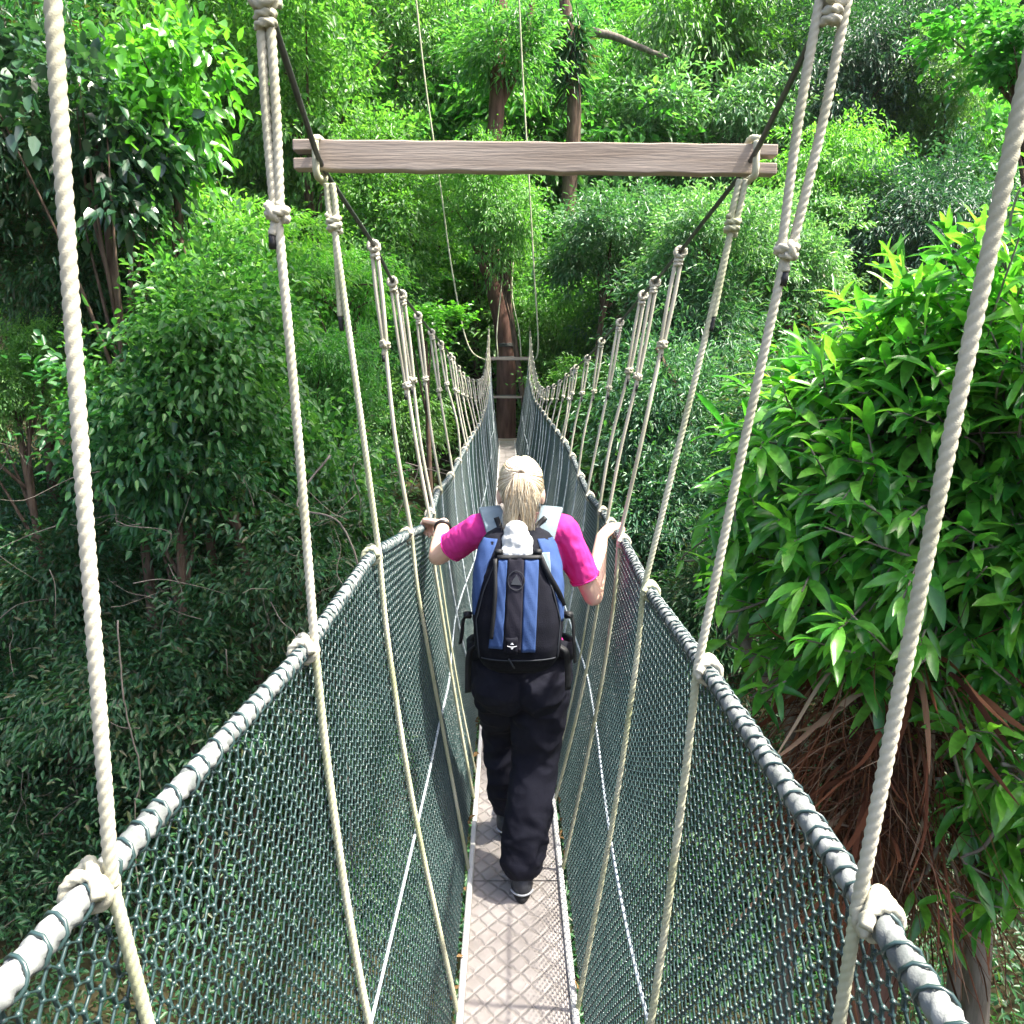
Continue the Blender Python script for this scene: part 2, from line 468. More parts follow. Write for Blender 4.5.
TREE_N = 0
A3 = lambda *p: np.array(p, float)
def tree(label, px, py, Y, r, sp, lm, cat='tree', name='forest_tree', group=None, rz=None, bark='bark', trunk=None, limbs_n=10, dx=0, dy=0):
    global TREE_N
    TREE_N += 1
    g = np.random.default_rng(100 + TREE_N)
    c = at(px, py, Y)
    bx, by = c[0] + dx + g.normal() * .15, c[1] + dy + .1
    base = np.array([bx, by, float(ground(bx, by)) - .15])
    base[2] = min(base[2], c[2] - r * .8)
    e = empty(name, base, label, cat, group)
    s = SP[sp]; k = r / s['R']
    sz = (rz if rz else r) / s['R'] / .75 * .85
    ang = g.random() * 6.28
    o = bpy.data.objects.new('crown', s['me'])
    if not s['me'].materials: s['me'].materials.append(LM[lm])
    col.objects.link(o)
    o.parent = e; o.location = c - base; o.rotation_euler = (0, 0, ang); o.scale = (k, k, sz)
    o.material_slots[0].link = 'OBJECT'; o.material_slots[0].material = LM[lm]
    Rm = np.array([[math.cos(ang), -math.sin(ang), 0], [math.sin(ang), math.cos(ang), 0], [0, 0, 1]])
    cl = (s['clumps'] * [k, k, sz]) @ Rm.T
    mb = MB()
    limbs(mb, g, base, c - np.array([0, 0, r * .25]), trunk or (.05 + .035 * r), cl, limbs_n, r)
    mb.build('trunk', M[bark], e)
    return e

G1 = 'trees of the left bank'
tree('tall dark fine-leaved tree at the left edge beside the nearest rope', 5, 150, 11.5, 2.1, 'dark', 'dark', rz=2.6, group=G1)
tree('dark tree with big glossy hanging leaves, upper left between the two nearest ropes', 95, 120, 10, 1.15, 'big', 'bigdark', rz=1.25, group=G1)
tree('bright tree with the largest yellow-green leaves, upper left, above the round light green shrub tree', 165, 70, 10.6, 1.0, 'big', 'big', rz=1.35, group=G1)
tree('round light green shrub tree with very fine leaves, left of the second left rope', 225, 235, 12.5, 1.45, 'fresh', 'fresh', group=G1, bark='bark_grey')
tree('mid green tree of pointed hanging leaves directly below the round light green shrub tree', 205, 350, 10, 1.35, 'broad', 'broad', rz=1.45, group=G1)
tree('small green bush tree at the far left behind the nearest rope', 12, 385, 10, .75, 'fine', 'fine', rz=.85, group=G1)
tree('fresh green low tree hugging the second left rope below the timber spreader', 312, 385, 12.5, .95, 'fine', 'fine', rz=1.35, group=G1)
tree('yellow-green sapling just left of the first doubled hanger', 335, 275, 14, 1.05, 'fresh', 'fresh', group=G1)
tree('young pale-leaved sapling beside the left cable', 425, 318, 15, .72, 'big', 'big', rz=.4, group=G1, limbs_n=5)
tree('dark tree in the gap between the left cable and the far brown trunk', 385, 420, 18, 1.6, 'dark', 'broad', group=G1)
tree('mid green tree filling the gap left of the pointed-leaf tree behind the nearest rope', 100, 330, 12.5, 1.5, 'broad', 'fine', group=G1, rz=1.7)
tree('leafy tree low between the second left rope and the doubled left hangers', 300, 470, 11.2, 1.15, 'broadS', 'broad', group=G1, rz=1.5)
tree('hanging-leaved tree directly under the pointed-leaf tree', 175, 455, 9.6, 1.1, 'broadS', 'under', group=G1, rz=1.3)
tree('dense green tree behind the doubled left hangers above the handrail', 375, 335, 19.5, 1.9, 'fine', 'broad', group=G1, rz=2.2)
tree('shadowed dark tree under the big glossy hanging leaves at upper left', 75, 275, 11.5, 1.35, 'dark', 'dark', group=G1, rz=1.5)
G2 = 'shaded understory trees of the left gully'
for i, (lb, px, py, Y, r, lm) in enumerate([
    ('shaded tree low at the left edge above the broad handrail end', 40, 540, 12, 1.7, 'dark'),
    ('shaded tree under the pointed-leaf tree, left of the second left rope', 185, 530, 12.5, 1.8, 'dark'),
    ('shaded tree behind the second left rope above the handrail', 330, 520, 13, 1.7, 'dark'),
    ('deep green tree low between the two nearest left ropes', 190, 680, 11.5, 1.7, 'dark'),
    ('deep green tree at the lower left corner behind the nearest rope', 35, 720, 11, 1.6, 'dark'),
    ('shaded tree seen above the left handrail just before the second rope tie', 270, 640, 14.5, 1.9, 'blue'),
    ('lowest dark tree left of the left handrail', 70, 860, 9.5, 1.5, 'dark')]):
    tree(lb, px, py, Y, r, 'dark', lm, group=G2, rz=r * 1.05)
G3 = 'trees at the far end of the bridge'
tree('big bright fine-leaved tree above the left end of the timber spreader', 300, 95, 22, 4.2, 'fineB', 'fine', group=G3, rz=4.4)
tree('bright fine-leaved tree below the left half of the timber spreader', 385, 225, 20, 2.2, 'fine', 'fine', group=G3, rz=2.4)
tree('bright tree touching the top edge between the nearest two left ropes', 185, 20, 24, 3.4, 'fineB', 'fine', group=G3)
tree('mid green tree behind the left hanging guy rope at the top', 440, 70, 25.2, 2.9, 'fineB', 'broad', group=G3, rz=4)
tree('shadowy tree between the two long guy ropes above the spreader', 505, 110, 24.8, 2.5, 'darkB', 'broad', group=G3, rz=4, bark='bark_grey')
tree('bright tree covering the far brown trunk under the spreader', 480, 255, 23, 1.9, 'fine', 'fresh', group=G3)
tree('leafy bright tree screening the upper part of the far brown trunk', 498, 205, 18.4, 1.35, 'fine', 'fine', group=G3, rz=1.7, limbs_n=14, dx=1.2)
tree('bright green tree right of the far brown trunk above the platform', 560, 310, 22, 1.8, 'fine', 'fine', group=G3, rz=2.4)
tree('pale glossy tree showing above the right half of the spreader', 635, 130, 25, 2.7, 'pale', 'pale', group=G3)
tree('pale yellow-green tree behind the right end of the spreader', 735, 130, 25, 2.5, 'fresh', 'pale', group=G3)
tree('silvery grey-green tree below the middle of the right half spreader', 610, 235, 18.5, 1.7, 'pale', 'grey', group=G3)
tree('greenish tree just under the right tip of the spreader', 705, 235, 16, 1.4, 'pale', 'pale', group=G3)
tree('shaded grey-leaved tree behind the right doubled hanger', 715, 335, 15.5, 1.7, 'grey', 'grey', group=G3, rz=1.9)
tree('green tree behind the right row of hangers near the platform', 628, 400, 17, 1.35, 'fine', 'fine', group=G3)
tree('leafy tree between the right cable and the long guy rope under the spreader', 590, 330, 21.5, 1.9, 'fine', 'fine', group=G3, rz=2.2)
tree('grey-green tree in the hollow below the silvery tree', 655, 310, 19.5, 1.9, 'pale', 'grey', group=G3, rz=2.2)
G4 = 'trees of the right slope'
tree('hanging-leaved bright tree at the top between guy rope and right cable', 680, 40, 26, 3.6, 'lance', 'lance', group=G4, rz=3.6)
tree('dark bluish tree in the top right behind the doubled right rope', 855, 55, 24.6, 3.0, 'darkB', 'blue', group=G4)
tree('rounded mid green tree crown near the upper right corner', 945, 115, 22, 1.7, 'fineB', 'broad', group=G4, rz=2.0)
tree('light yellowish tree right of the knot on the doubled right rope', 835, 165, 20, 1.6, 'fresh', 'fresh', group=G4, rz=2.1)
tree('dark tree above the long-leaved bush at right', 930, 230, 19, 2.2, 'dark', 'blue', group=G4)
tree('low yellowish tree between the doubled right rope and the long-leaved bush', 800, 250, 17, 1.5, 'pale', 'pale', group=G4)
tree('bright leaves of a tree overhanging the top right corner', 1010, 30, 9, .75, 'big', 'lance', group=G4, rz=.55, dx=3.5)
tree('shaded grey-green tree behind the third right rope', 680, 430, 13.5, 1.6, 'grey', 'grey', group=G4, rz=1.8)
tree('dark low tree above the right handrail where the walker holds on', 650, 520, 12, 1.4, 'grey', 'grey', group=G4)
tree('dark low tree beside the grey limb right of the handrail', 720, 600, 10, 1.3, 'grey', 'dark', group=G4)
tree('dark tree behind the long-leaved bush at middle right', 850, 420, 12, 2.0, 'dark', 'dark', group=G4)
tree('dark tree at the right edge behind the long-leaved bush', 1000, 480, 10, 2.2, 'dark', 'dark', group=G4)

G5 = 'added shade canopy above the gully'  # unseen trees, added only to throw shade into the lower left gully
for lb, c_, r_ in (('added canopy tree, out of view, leaning out to shade the gully', A3(4.3, 8.6, 11.0), 2.1), ('second added canopy tree farther along, out of view, shading the gully', A3(4.2, 12.0, 11.5), 2.1), ('nearest added canopy tree, out of view, shading the gully', A3(3.1, 5.6, 10.5), 1.9)):
    u_ = c_[0] / (c_[1] * cP - c_[2] * sP) * F + 512; v_ = 512 - F * (c_[2] * cP + c_[1] * sP) / (c_[1] * cP - c_[2] * sP)
    tree(lb, u_, v_, c_[1], r_, 'darkB', 'broad', group=G5, dx=5, dy=-11, trunk=.22)

# forest further back and the ground cover, which nobody could count
def big_stuff(name, label, cat, lm, specs):
    VV, QQ, n = [], [], 0
    for (seed, c, R, ncl, per, clr, ll, lw, kw) in specs:
        g = np.random.default_rng(seed)
        P, D, Nn, L, W, _ = crown_points(g, R, ncl, per, clr, ll, lw, **kw)
        V, Q = leaf_geo(P + c, D, Nn, L, W)
        VV.append(V); QQ.append(Q + n); n += len(V)
    V = np.concatenate(VV); V[:, 2] += CZ
    o = link(name, np_mesh(name, V, np.concatenate(QQ)), LM[lm])
    tag(o, label, cat, kind='stuff')
    return o
sp_ = []
g0 = np.random.default_rng(55)
k = 0
for Y, n, R in ((26.5, 10, 2.8), (33, 11, 3.6), (40, 12, 4.2), (49, 13, 5), (60, 14, 6)):
    for i in range(n):
        x = (i - (n - 1) / 2) / (n / 2) * Y * .8 + g0.normal() * .8
        z = float(ground(x, Y)) + R * (.9 + 1.0 * g0.random()) + (3 if Y > 45 else 2)
        for dz in (0, -1.3 * R):
            k += 1
            sp_.append((500 + k, np.array([x, Y + g0.normal(), z + dz]), R * 1.15, 150, 46, R * .22, .34, .15, {}))
big_stuff('distant_forest', 'far-off dark green forest rising behind the trees at the far end', 'forest', 'fine', sp_)

def scatter_ground(name, label, cat, lm, n, seed, xr, yr, hmax, ll, lw, hole=0):
    g = np.random.default_rng(seed)
    c = np.stack([g.uniform(*xr, n), g.uniform(*yr, n)], 1)
    per = 26
    h = hmax * g.random(n) ** 1.5
    C = np.stack([c[:, 0], c[:, 1], ground(c[:, 0], c[:, 1]) + h], 1)
    off = g.normal(size=(n, per, 3)) * np.array([.42, .42, .22])
    P = (C[:, None] + off).reshape(-1, 3)
    D = unit(off.reshape(-1, 3) + g.normal(size=P.shape) * .3 + [0, 0, -.1])
    Nn = unit(g.normal(size=P.shape) * .4 + [0, 0, 1.0])
    m = len(P)
    V, Q = leaf_geo(P, D, Nn, ll * (.6 + .8 * g.random(m)), lw * (.7 + .6 * g.random(m)))
    V[:, 2] += CZ
    tag(link(name, np_mesh(name, V, Q), LM[lm]), label, cat, kind='stuff')
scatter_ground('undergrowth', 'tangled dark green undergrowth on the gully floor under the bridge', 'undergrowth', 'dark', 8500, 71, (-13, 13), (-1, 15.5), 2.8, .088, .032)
gq = np.random.default_rng(91)
def thicket(zones, R, ncl, per, clr, ll, lw, **kw):
    out = []
    for lo, hi, n, ya, yb in zones:
        for i in range(n):
            px = lo + (hi - lo) * ((i * .618 + .13 * n) % 1); py = 470 + 480 * gq.random() ** .8
            Y = ya + (yb - ya) * (1 - (py - 470) / 480) * .8 + gq.random()
            out.append((900 + int(gq.integers(9999)), at(px, py, Y), R * (.75 + .5 * gq.random()), ncl, per, clr, ll, lw, kw))
    return out
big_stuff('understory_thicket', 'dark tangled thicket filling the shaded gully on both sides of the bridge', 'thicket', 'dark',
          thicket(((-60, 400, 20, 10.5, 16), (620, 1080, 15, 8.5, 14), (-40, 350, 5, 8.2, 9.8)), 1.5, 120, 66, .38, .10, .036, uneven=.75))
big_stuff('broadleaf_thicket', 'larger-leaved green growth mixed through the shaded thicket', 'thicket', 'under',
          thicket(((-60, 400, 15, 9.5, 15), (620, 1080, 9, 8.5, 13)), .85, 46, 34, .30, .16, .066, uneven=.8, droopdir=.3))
def brush():
    g = np.random.default_rng(17); mb = MB()
    for k in range(230):
        px, py = g.uniform(-40, 430), g.uniform(430, 930)
        c = at(px, py, g.uniform(7.8, 10.5)); c[2] = max(c[2], float(ground(c[0], c[1])) + .2)
        d = unit(g.normal(size=3) * [1, .6, .8])
        pts = [c]
        for j in range(4):
            d = unit(d + g.normal(size=3) * .35); pts.append(pts[-1] + d * (.10 + .22 * g.random()))
        P = spline(pts, 3); r_ = .003 + .006 * g.random() ** 2
        tube(mb, P, np.linspace(r_, r_ * .3, len(P)), 4)
    tag(mb.build('dry_brush', M['bark_grey'], origin=at(200, 700, 9)), 'dry bare twigs and dead vines tangled through the shaded thicket', 'brush', kind='stuff')
brush()
scatter_ground('slope_undergrowth', 'leafy undergrowth on the rising slope beyond the far platform', 'undergrowth', 'fine', 6500, 72, (-24, 24), (21, 37), 3.4, .20, .085)

# bare saplings, thin trunks and lianas
def thin(label, pts, r, name='sapling_trunk', cat='sapling', group=None, m='bark_grey', rend=.5):
    mb = MB(); P = spline(pts, 10)
    P = P + np.cumsum(rng.normal(size=P.shape) * .006, 0)
    tube(mb, P, np.linspace(r, r * rend, len(P)), 7)
    o = mb.build(name, M[m], origin=np.asarray(pts[0]))
    return tag(o, label, cat, group)
def toground(p, dx=0, dy=0):
    x, y = p[0] + dx, p[1] + dy
    return np.array([x, y, float(ground(x, y)) - .1])
GS = 'bare trunks and lianas in the shade'
thin('thin grey liana looping in front of the shaded left trees', [at(330, 455, 8.6), at(300, 500, 8.4), at(345, 520, 8.2), at(365, 575, 8.2), at(352, 640, 8.3), toground(at(352, 640, 8.3))], .012, 'liana', 'liana', GS, rend=.8)
thin('fine hanging liana at lower left between the nearest two ropes', [at(118, 620, 7.6), at(128, 700, 7.5), at(142, 780, 7.5), at(140, 830, 7.5), toground(at(140, 830, 7.5))], .009, 'liana', 'liana', GS, rend=.8)
thin('dark curved limb behind the third right rope', [toground(at(690, 560, 12.6)), at(692, 480, 12.6), at(678, 400, 12.8), at(655, 350, 13.2)], .07, group=GS, m='bark')
thin('grey leaning trunk rising behind the right handrail to the long-leaved bush', [toground(at(800, 800, 3.9)), at(797, 760, 4.0), at(778, 690, 4.1), at(748, 630, 4.3), at(738, 560, 4.6)], .055, group=GS, m='bark_grey', rend=.6)
thin('dark forked trunk at the top left of the two guy ropes', [toground(at(400, 200, 25)), at(400, 90, 25), at(385, 30, 25), at(360, -20, 25)], .16, 'forked_trunk', 'tree', GS, 'bark')
thin('brown leaning limb high above the right half of the spreader', [at(575, 30, 22.5), at(610, 35, 22.6), at(640, 48, 22.8), at(668, 60, 23)], .12, 'bare_limb', 'limb', GS, 'bark_grey')

# tree with a hanging epiphyte fern, above the spreader
def fern_tree():
    a = at(572, 120, 22)
    base = toground(a)
    e = empty('fern_clad_tree', base, 'slender trunk wearing a shaggy hanging fern above the middle of the spreader', 'tree', G3)
    mb = MB()
    P = spline([base, at(566, 250, 22), at(574, 110, 22), at(565, 0, 22.2), at(560, -60, 22.4)], 8)
    tube(mb, P, np.linspace(.24, .13, len(P)), 9); mb.build('trunk', M['bark'], e)
    g = np.random.default_rng(9); n = 520
    c = at(574, 50, 21.9)
    ph = g.random(n) * 6.28
    P0 = c + np.stack([np.cos(ph) * .16, np.sin(ph) * .16, g.normal(size=n) * .42], 1)
    D = unit(np.stack([np.cos(ph), np.sin(ph), -.5 + .9 * g.normal(size=n)], 1))
    V, Q = leaf_geo(P0, D, np.tile([0, 0, 1.0], (n, 1)) + g.normal(size=(n, 3)) * .2, .28 + .34 * g.random(n), np.full(n, .055), .2, .35)
    o = link('fern', np_mesh('fern', V - base, Q), LM['dark'], e)
fern_tree()

# ------------------------------------------------------------------ large long-leaved bush on the right
def blade(mb, p, d, n, L, W, g, segs=6):
    """long pointed leaf: folded along the midrib, arching down to the tip"""
    s = np.cross(d, n); s /= np.linalg.norm(s); n = np.cross(s, d)
    curl = .25 + .5 * g.random(); twist = g.normal() * .35
    v = []; pos = p.copy(); dd = d.copy(); step = L / segs
    for i in range(segs + 1):
        t = i / segs
        w = W * .5 * (math.sin(math.pi * min(1, t * .93 + .04)) ** .75) * (1.12 - .35 * t) if i < segs else .0005
        a = twist * t
        ss = s * math.cos(a) + n * math.sin(a); nn = n * math.cos(a) - s * math.sin(a)
        wav = math.sin(t * 9 + curl * 20) * .06 * W
        v += [pos + ss * w + nn * (w * .42 + wav), pos, pos - ss * w + nn * (w * .42 - wav)]
        dd = dd + np.array([0, 0, -1]) * curl * .22 * (1 if i else .3); dd /= np.linalg.norm(dd)
        n = n - dd * (n @ dd); n /= np.linalg.norm(n)
        pos = pos + dd * step
    f = []
    for i in range(segs):
        a = i * 3
        f += [(a, a + 1, a + 4, a + 3), (a + 1, a + 2, a + 5, a + 4)]
    mb.add(v, f)

def long_leaf_bush(name, label, c, R, nshoot, seed, lens, base, group=None, lm='mango', inner=.0, lim=None, limbs_extra=()):
    g = np.random.default_rng(seed)
    e = empty(name, base, label, 'bush', group)
    leaves, wood = MB(), MB()
    trunk_top = c + np.array([.1, .1, -R[2] * .55])
    P = spline([base, (base + trunk_top) / 2 + [.15, 0, 0], trunk_top], 10)
    tube(wood, P, np.linspace(.10, .055, len(P)), 9)
    k = 0
    while k < nshoot:
        d = unit(g.normal(size=3)); d[1] = -abs(d[1]) if g.random() < .72 else d[1]
        rr = (.72 + .3 * g.random()) if g.random() < .8 else (.35 + .35 * g.random())
        rr *= 1 + .16 * math.sin(5 * d[0] + 3 * d[2]) + .1 * math.sin(9 * d[2] + 4 * d[1])
        tip = c + d * R * rr
        if lim is not None and not lim(tip): continue
        k += 1
        sd = unit(d * .8 + g.normal(size=3) * .35 + np.array([-.1, -.15, .25]))
        ln = .20 + .24 * g.random()
        root = tip - sd * ln
        inn = c + (root - c) * .45 + g.normal(size=3) * .08
        q = spline([inn, (inn + root) / 2 + [0, 0, -.04], root, tip], 4)
        tube(wood, q, np.linspace(.010, .0035, len(q)), 5)
        m = g.integers(8, 14)
        for i in range(m):
            t = (i + .4) / m
            b = root + (tip - root) * t
            az = i * 2.4 + g.normal() * .3
            a1 = unit(np.cross(sd, [.2, .1, 1.0])); a2 = np.cross(sd, a1)
            rad = a1 * math.cos(az) + a2 * math.sin(az)
            dd = unit(rad * (1.25 - .85 * t) + sd * (.35 + .75 * t) + np.array([-.26, -.15, -.12]) + g.normal(size=3) * .24)
            nn = unit(np.array([0, 0, 1.0]) + sd * .5 - dd * .2 + g.normal(size=3) * .25)
            L = lens * (.5 + .7 * g.random()) * (1 - .25 * t)
            blade(leaves, b, dd, nn, L, L * (.19 + .08 * g.random()), g)
    for pts, r in limbs_extra:
        q = spline(pts, 8); tube(wood, q, np.linspace(r, r * .5, len(q)), 8)
    wood.build('trunk', M['bark_grey'], e)
    leaves.build('crown', LM[lm], e)
    return e
cb = np.array([2.42, 4.0, -.62])
long_leaf_bush('long_leaved_bush', 'big bright bush of long glossy pointed leaves filling the right side', cb, np.array([1.6, 1.25, 1.40]), 1150, 31, .25,
               toground(cb), lim=lambda t: t[0] > .90 + .12 * abs(t[2] + .3) + .07 * math.sin(t[2] * 9) and t[0] < 3.3 and t[2] > -1.5 and t[2] < -.22 + (t[0] - 1.0) * .80 + .05 * math.sin(t[0] * 11),
               limbs_extra=[([at(900, 700, 4.0), at(830, 620, 4.0), at(790, 580, 3.95), at(755, 545, 3.9)], .035)])
cb2 = np.array([2.05, 3.2, -1.75])
long_leaf_bush('long_leaved_bush', 'smaller darker long-leaved bush in the lower right corner beside the dead fronds', cb2, np.array([.62, .5, .75]), 60, 32, .22,
               toground(cb2), lim=lambda t: t[0] > 1.78)

# dead palm hung with brown fronds
def dead_palm():
    g = np.random.default_rng(12)
    top = np.array([1.74, 3.50, -1.36])
    base = toground(top)
    e = empty('dead_palm', base, 'dead palm hung with shaggy red-brown dry fronds behind the right handrail', 'dead palm')
    mb = MB(); P = spline([base, (base + top) / 2 + [.05, .05, 0], top], 8)
    tube(mb, P, np.linspace(.2, .15, len(P)), 10); mb.build('trunk', M['bark_red'], e)
    fr = MB()
    for k in range(1500):
        ph = g.random() * 6.28
        z0 = top[2] + .12 - 1.2 * g.random()
        r0 = .10 + .1 * g.random()
        p = np.array([top[0] + math.cos(ph) * r0, top[1] + math.sin(ph) * r0, z0])
        o = np.array([math.cos(ph), math.sin(ph), 0])
        L = .12 + .34 * g.random()
        sp = .06 + .22 * g.random()
        j = g.normal(size=3) * .085
        pts = spline([p, p + o * sp * .7 + [0, 0, .03 - .18 * L] + j, p + o * sp * 1.05 + [0, 0, -.6 * L] + j * 2, p + o * sp * (.9 + .25 * g.random()) + [0, 0, -L] + j * 3], 4)
        T, Nf, B = frames(pts)
        w = (.0018 + .013 * g.random() ** 4) * np.sin(np.linspace(.35, 3.0, len(pts)))
        tw = np.linspace(0, g.normal() * 2.5, len(pts))[:, None]
        S = B * np.cos(tw) + Nf * np.sin(tw)
        V = np.stack([pts + S * w[:, None], pts + Nf * .003, pts - S * w[:, None]], 1).reshape(-1, 3)
        f = []
        for i in range(len(pts) - 1):
            a = 3 * i
            f += [(a, a + 1, a + 4, a + 3), (a + 1, a + 2, a + 5, a + 4)]
        fr.add(V, f)
    fr.build('frond_skirt', M['dead'], e)
dead_palm()

# ------------------------------------------------------------------ the suspension bridge
Yk_rl = np.array([-1.2, .03, .7, 1.37, 2.04, 2.71, 3.15, 3.45, 4.1, 4.75, 6.5, 9, 12, 15, 17.6])
xRL = np.array([-.46, -.43, -.41, -.373, -.367, -.367, -.347, -.36, -.385, -.368, -.36, -.36, -.38, -.42, -.47])
zRL = np.array([-.45, -.49, -.505, -.514, -.50, -.595, -.660, -.665, -.668, -.684, -.665, -.70, -.64, -.42, -.05])
Yk_rr = np.array([-1.2, .03, .7, 1.37, 2.04, 2.71, 3.2, 3.45, 4.1, 4.75, 5.4, 6.05, 8, 12, 15, 17.6])
xRR = np.array([.37, .36, .357, .353, .365, .388, .405, .398, .405, .412, .41, .405, .37, .33, .33, .36])
zRR = np.array([-.46, -.51, -.537, -.551, -.603, -.62, -.662, -.655, -.70, -.69, -.645, -.62, -.60, -.58, -.40, -.05])
Yk_cl = np.array([-.9, .03, .7, 1.37, 2.04, 2.71, 3.2, 3.45, 4.1, 4.75, 5.4, 6.05, 6.3, 6.9, 7.5, 8.1, 8.7, 9.3, 11, 13, 15, 17.6])
xCL = np.array([-.30, -.33, -.346, -.384, -.46, -.447, -.463, -.46, -.469, -.466, -.471, -.462, -.458, -.455, -.455, -.44, -.42, -.39, -.40, -.43, -.46, -.49])
zCL = np.array([.86, .745, .65, .556, .46, .366, .30, .27, .22, .16, .11, .035, .015, -.06, -.125, -.18, -.215, -.235, -.25, -.10, .20, .75])
Yk_cr = np.array([-.9, .03, .7, 1.37, 2.04, 2.71, 3.2, 3.45, 4.1, 4.75, 5.4, 6.05, 6.3, 6.9, 7.5, 8.1, 8.7, 9.3, 11, 13, 15, 17.6])
xCR = np.array([.40, .43, .46, .50, .575, .545, .553, .547, .539, .52, .50, .476, .47, .465, .444, .42, .39, .37, .36, .37, .37, .38])
zCR = np.array([.92, .78, .67, .56, .47, .345, .298, .268, .186, .11, .015, -.05, -.075, -.125, -.195, -.25, -.29, -.335, -.33, -.15, .15, .72])
Yk_p = np.array([-1.2, 2, 4, 6.5, 9, 13, 18])
xP = np.array([.03, .017, .008, -.01, -.03, -.07, -.11])
zP = np.array([-1.78, -1.895, -1.905, -1.96, -2.0, -1.95, -1.78])
HALF = .178
def smooth_curve(yk, v):
    """interpolate, lightly rounded at the ties"""
    def f(y):
        y = np.asarray(y, float)
        return sum(np.interp(y + d, yk, v) * w for d, w in ((-.09, .25), (0, .5), (.09, .25)))
    return f
def sm3(yk, v):
    def f(y):
        y = np.asarray(y, float)
        ds = np.linspace(-.8, .8, 9)
        return sum(np.interp(y + d, yk, v) for d in ds) / 9
    return f
RX = {-1: smooth_curve(Yk_rl, xRL), 1: smooth_curve(Yk_rr, xRR)}
RZ = {-1: smooth_curve(Yk_rl, zRL), 1: smooth_curve(Yk_rr, zRR)}
CXf = {-1: smooth_curve(Yk_cl, xCL), 1: smooth_curve(Yk_cr, xCR)}
CZf = {-1: smooth_curve(Yk_cl, zCL), 1: smooth_curve(Yk_cr, zCR)}
PX, PZ = sm3(Yk_p, xP), sm3(Yk_p, zP)

bridge = empty('suspension_bridge', (0, 0, -1.9), 'narrow rope suspension footbridge with net sides, hanging ropes and a timber spreader', 'bridge')
Y0, Y1 = -1.0, 17.5

def net_point(s, Y, t):
    """t = 0 at the handrail, 1 at the board edge"""
    rx, rz = RX[s](Y), RZ[s](Y) - .012
    bx, bz = PX(Y) + s * (HALF + .012), PZ(Y) + .005
    sag = .018 * np.sin(math.pi * t) + .012 * np.sin(Y * 2.1 + s) * np.sin(math.pi * t)
    x = rx + (bx - rx) * t + s * sag
    z = rz + (bz - rz) * t - .012 * np.sin(Y * 3.1 + 4 * t) * np.sin(math.pi * t)
    return x, z

def build_net(s):
    pitch = .0150
    vseg, dseg = .0125, .0090
    NR = 65                                     # cell half-rows
    ncol = int((Y1 - Y0) / pitch)
    yb = Y0 + np.arange(ncol) * pitch
    par = np.arange(ncol) % 2
    # period: vertical on +, diagonal, vertical on -, diagonal
    tot = NR * (vseg + dseg)
    hk, sk = [], []
    h = 0
    for k in range(NR):
        sg = 1 if k % 2 == 0 else -1
        hk += [h, h + vseg]; sk += [sg, sg]
        h += vseg + dseg
    hk = np.array(hk) / tot; sk = np.array(sk, float)
    K = len(hk)
    sgn = np.where(par == 0, 1, -1)[:, None] * sk[None]
    g = np.random.default_rng(21 + s)
    jit = g.normal(size=(ncol, K)) * .0011
    Yc = yb[:, None] + sgn * (pitch * .5 - .0014) + jit
    # long slow waves make the mesh hang unevenly
    T = np.broadcast_to(hk, (ncol, K)) + g.normal(size=(ncol, K)) * .0006
    Yc = Yc + .012 * np.sin(T * 7 + Yc * 1.7) + .05 * (T - .5) * np.sin(Yc * .9 + s)
    x, z = net_point(s, Yc, T)
    r = .0023
    n = 3
    e1 = np.array([1.0, 0, .13 * s]); e1 /= np.linalg.norm(e1); e2 = np.array([0, 1.0, 0])
    V = np.empty((ncol, K, n, 3), np.float32)
    for j in range(n):
        a = j * 2 * math.pi / n + .5
        o = r * (math.cos(a) * e1 + math.sin(a) * e2)
        V[:, :, j, 0] = x + o[0]; V[:, :, j, 1] = Yc + o[1]; V[:, :, j, 2] = z + o[2]
    I = np.arange(ncol * K * n).reshape(ncol, K, n)
    Q = np.stack([I[:, :-1, :], np.roll(I, -1, 2)[:, :-1, :], np.roll(I, -1, 2)[:, 1:, :], I[:, 1:, :]], -1).reshape(-1, 4)
    # knots where two strands part, near stretch only
    m = (yb < 4.2)
    kx, ky, kz = x[m][:, :], Yc[m], z[m]
    sel = (sgn[m] > 0)
    kc = np.stack([kx[sel], ky[sel] + .0014, kz[sel]], 1)
    oc = np.array([[1, 0, 0], [-1, 0, 0], [0, 1, 0], [0, -1, 0], [0, 0, 1], [0, 0, -1]]) * np.array([.0042, .0048, .0040])
    kv = (kc[:, None] + oc[None]).reshape(-1, 3)
    tri = np.array([[0, 2, 4], [2, 1, 4], [1, 3, 4], [3, 0, 4], [2, 0, 5], [1, 2, 5], [3, 1, 5], [0, 3, 5]])
    kq = (np.arange(len(kc))[:, None, None] * 6 + tri[None]).reshape(-1, 3)
    Vt = np.concatenate([V.reshape(-1, 3), kv + 0])
    org = np.array([0, 0, -1.9])
    nb = V.size // 3
    # join quads and triangles
    me = bpy.data.meshes.new('net')
    me.vertices.add(len(Vt)); me.vertices.foreach_set('co', (Vt - org).astype(np.float32).ravel())
    loops = np.concatenate([Q.ravel(), (kq + nb).ravel()]).astype(np.int32)
    tot_ = np.concatenate([np.full(len(Q), 4), np.full(len(kq), 3)]).astype(np.int32)
    st = np.concatenate([[0], np.cumsum(tot_)[:-1]]).astype(np.int32)
    me.loops.add(len(loops)); me.loops.foreach_set('vertex_index', loops)
    me.polygons.add(len(tot_)); me.polygons.foreach_set('loop_start', st); me.polygons.foreach_set('loop_total', tot_)
    me.update(calc_edges=True)
    o = link('net', me, M['net'], bridge, origin=org)
    return o
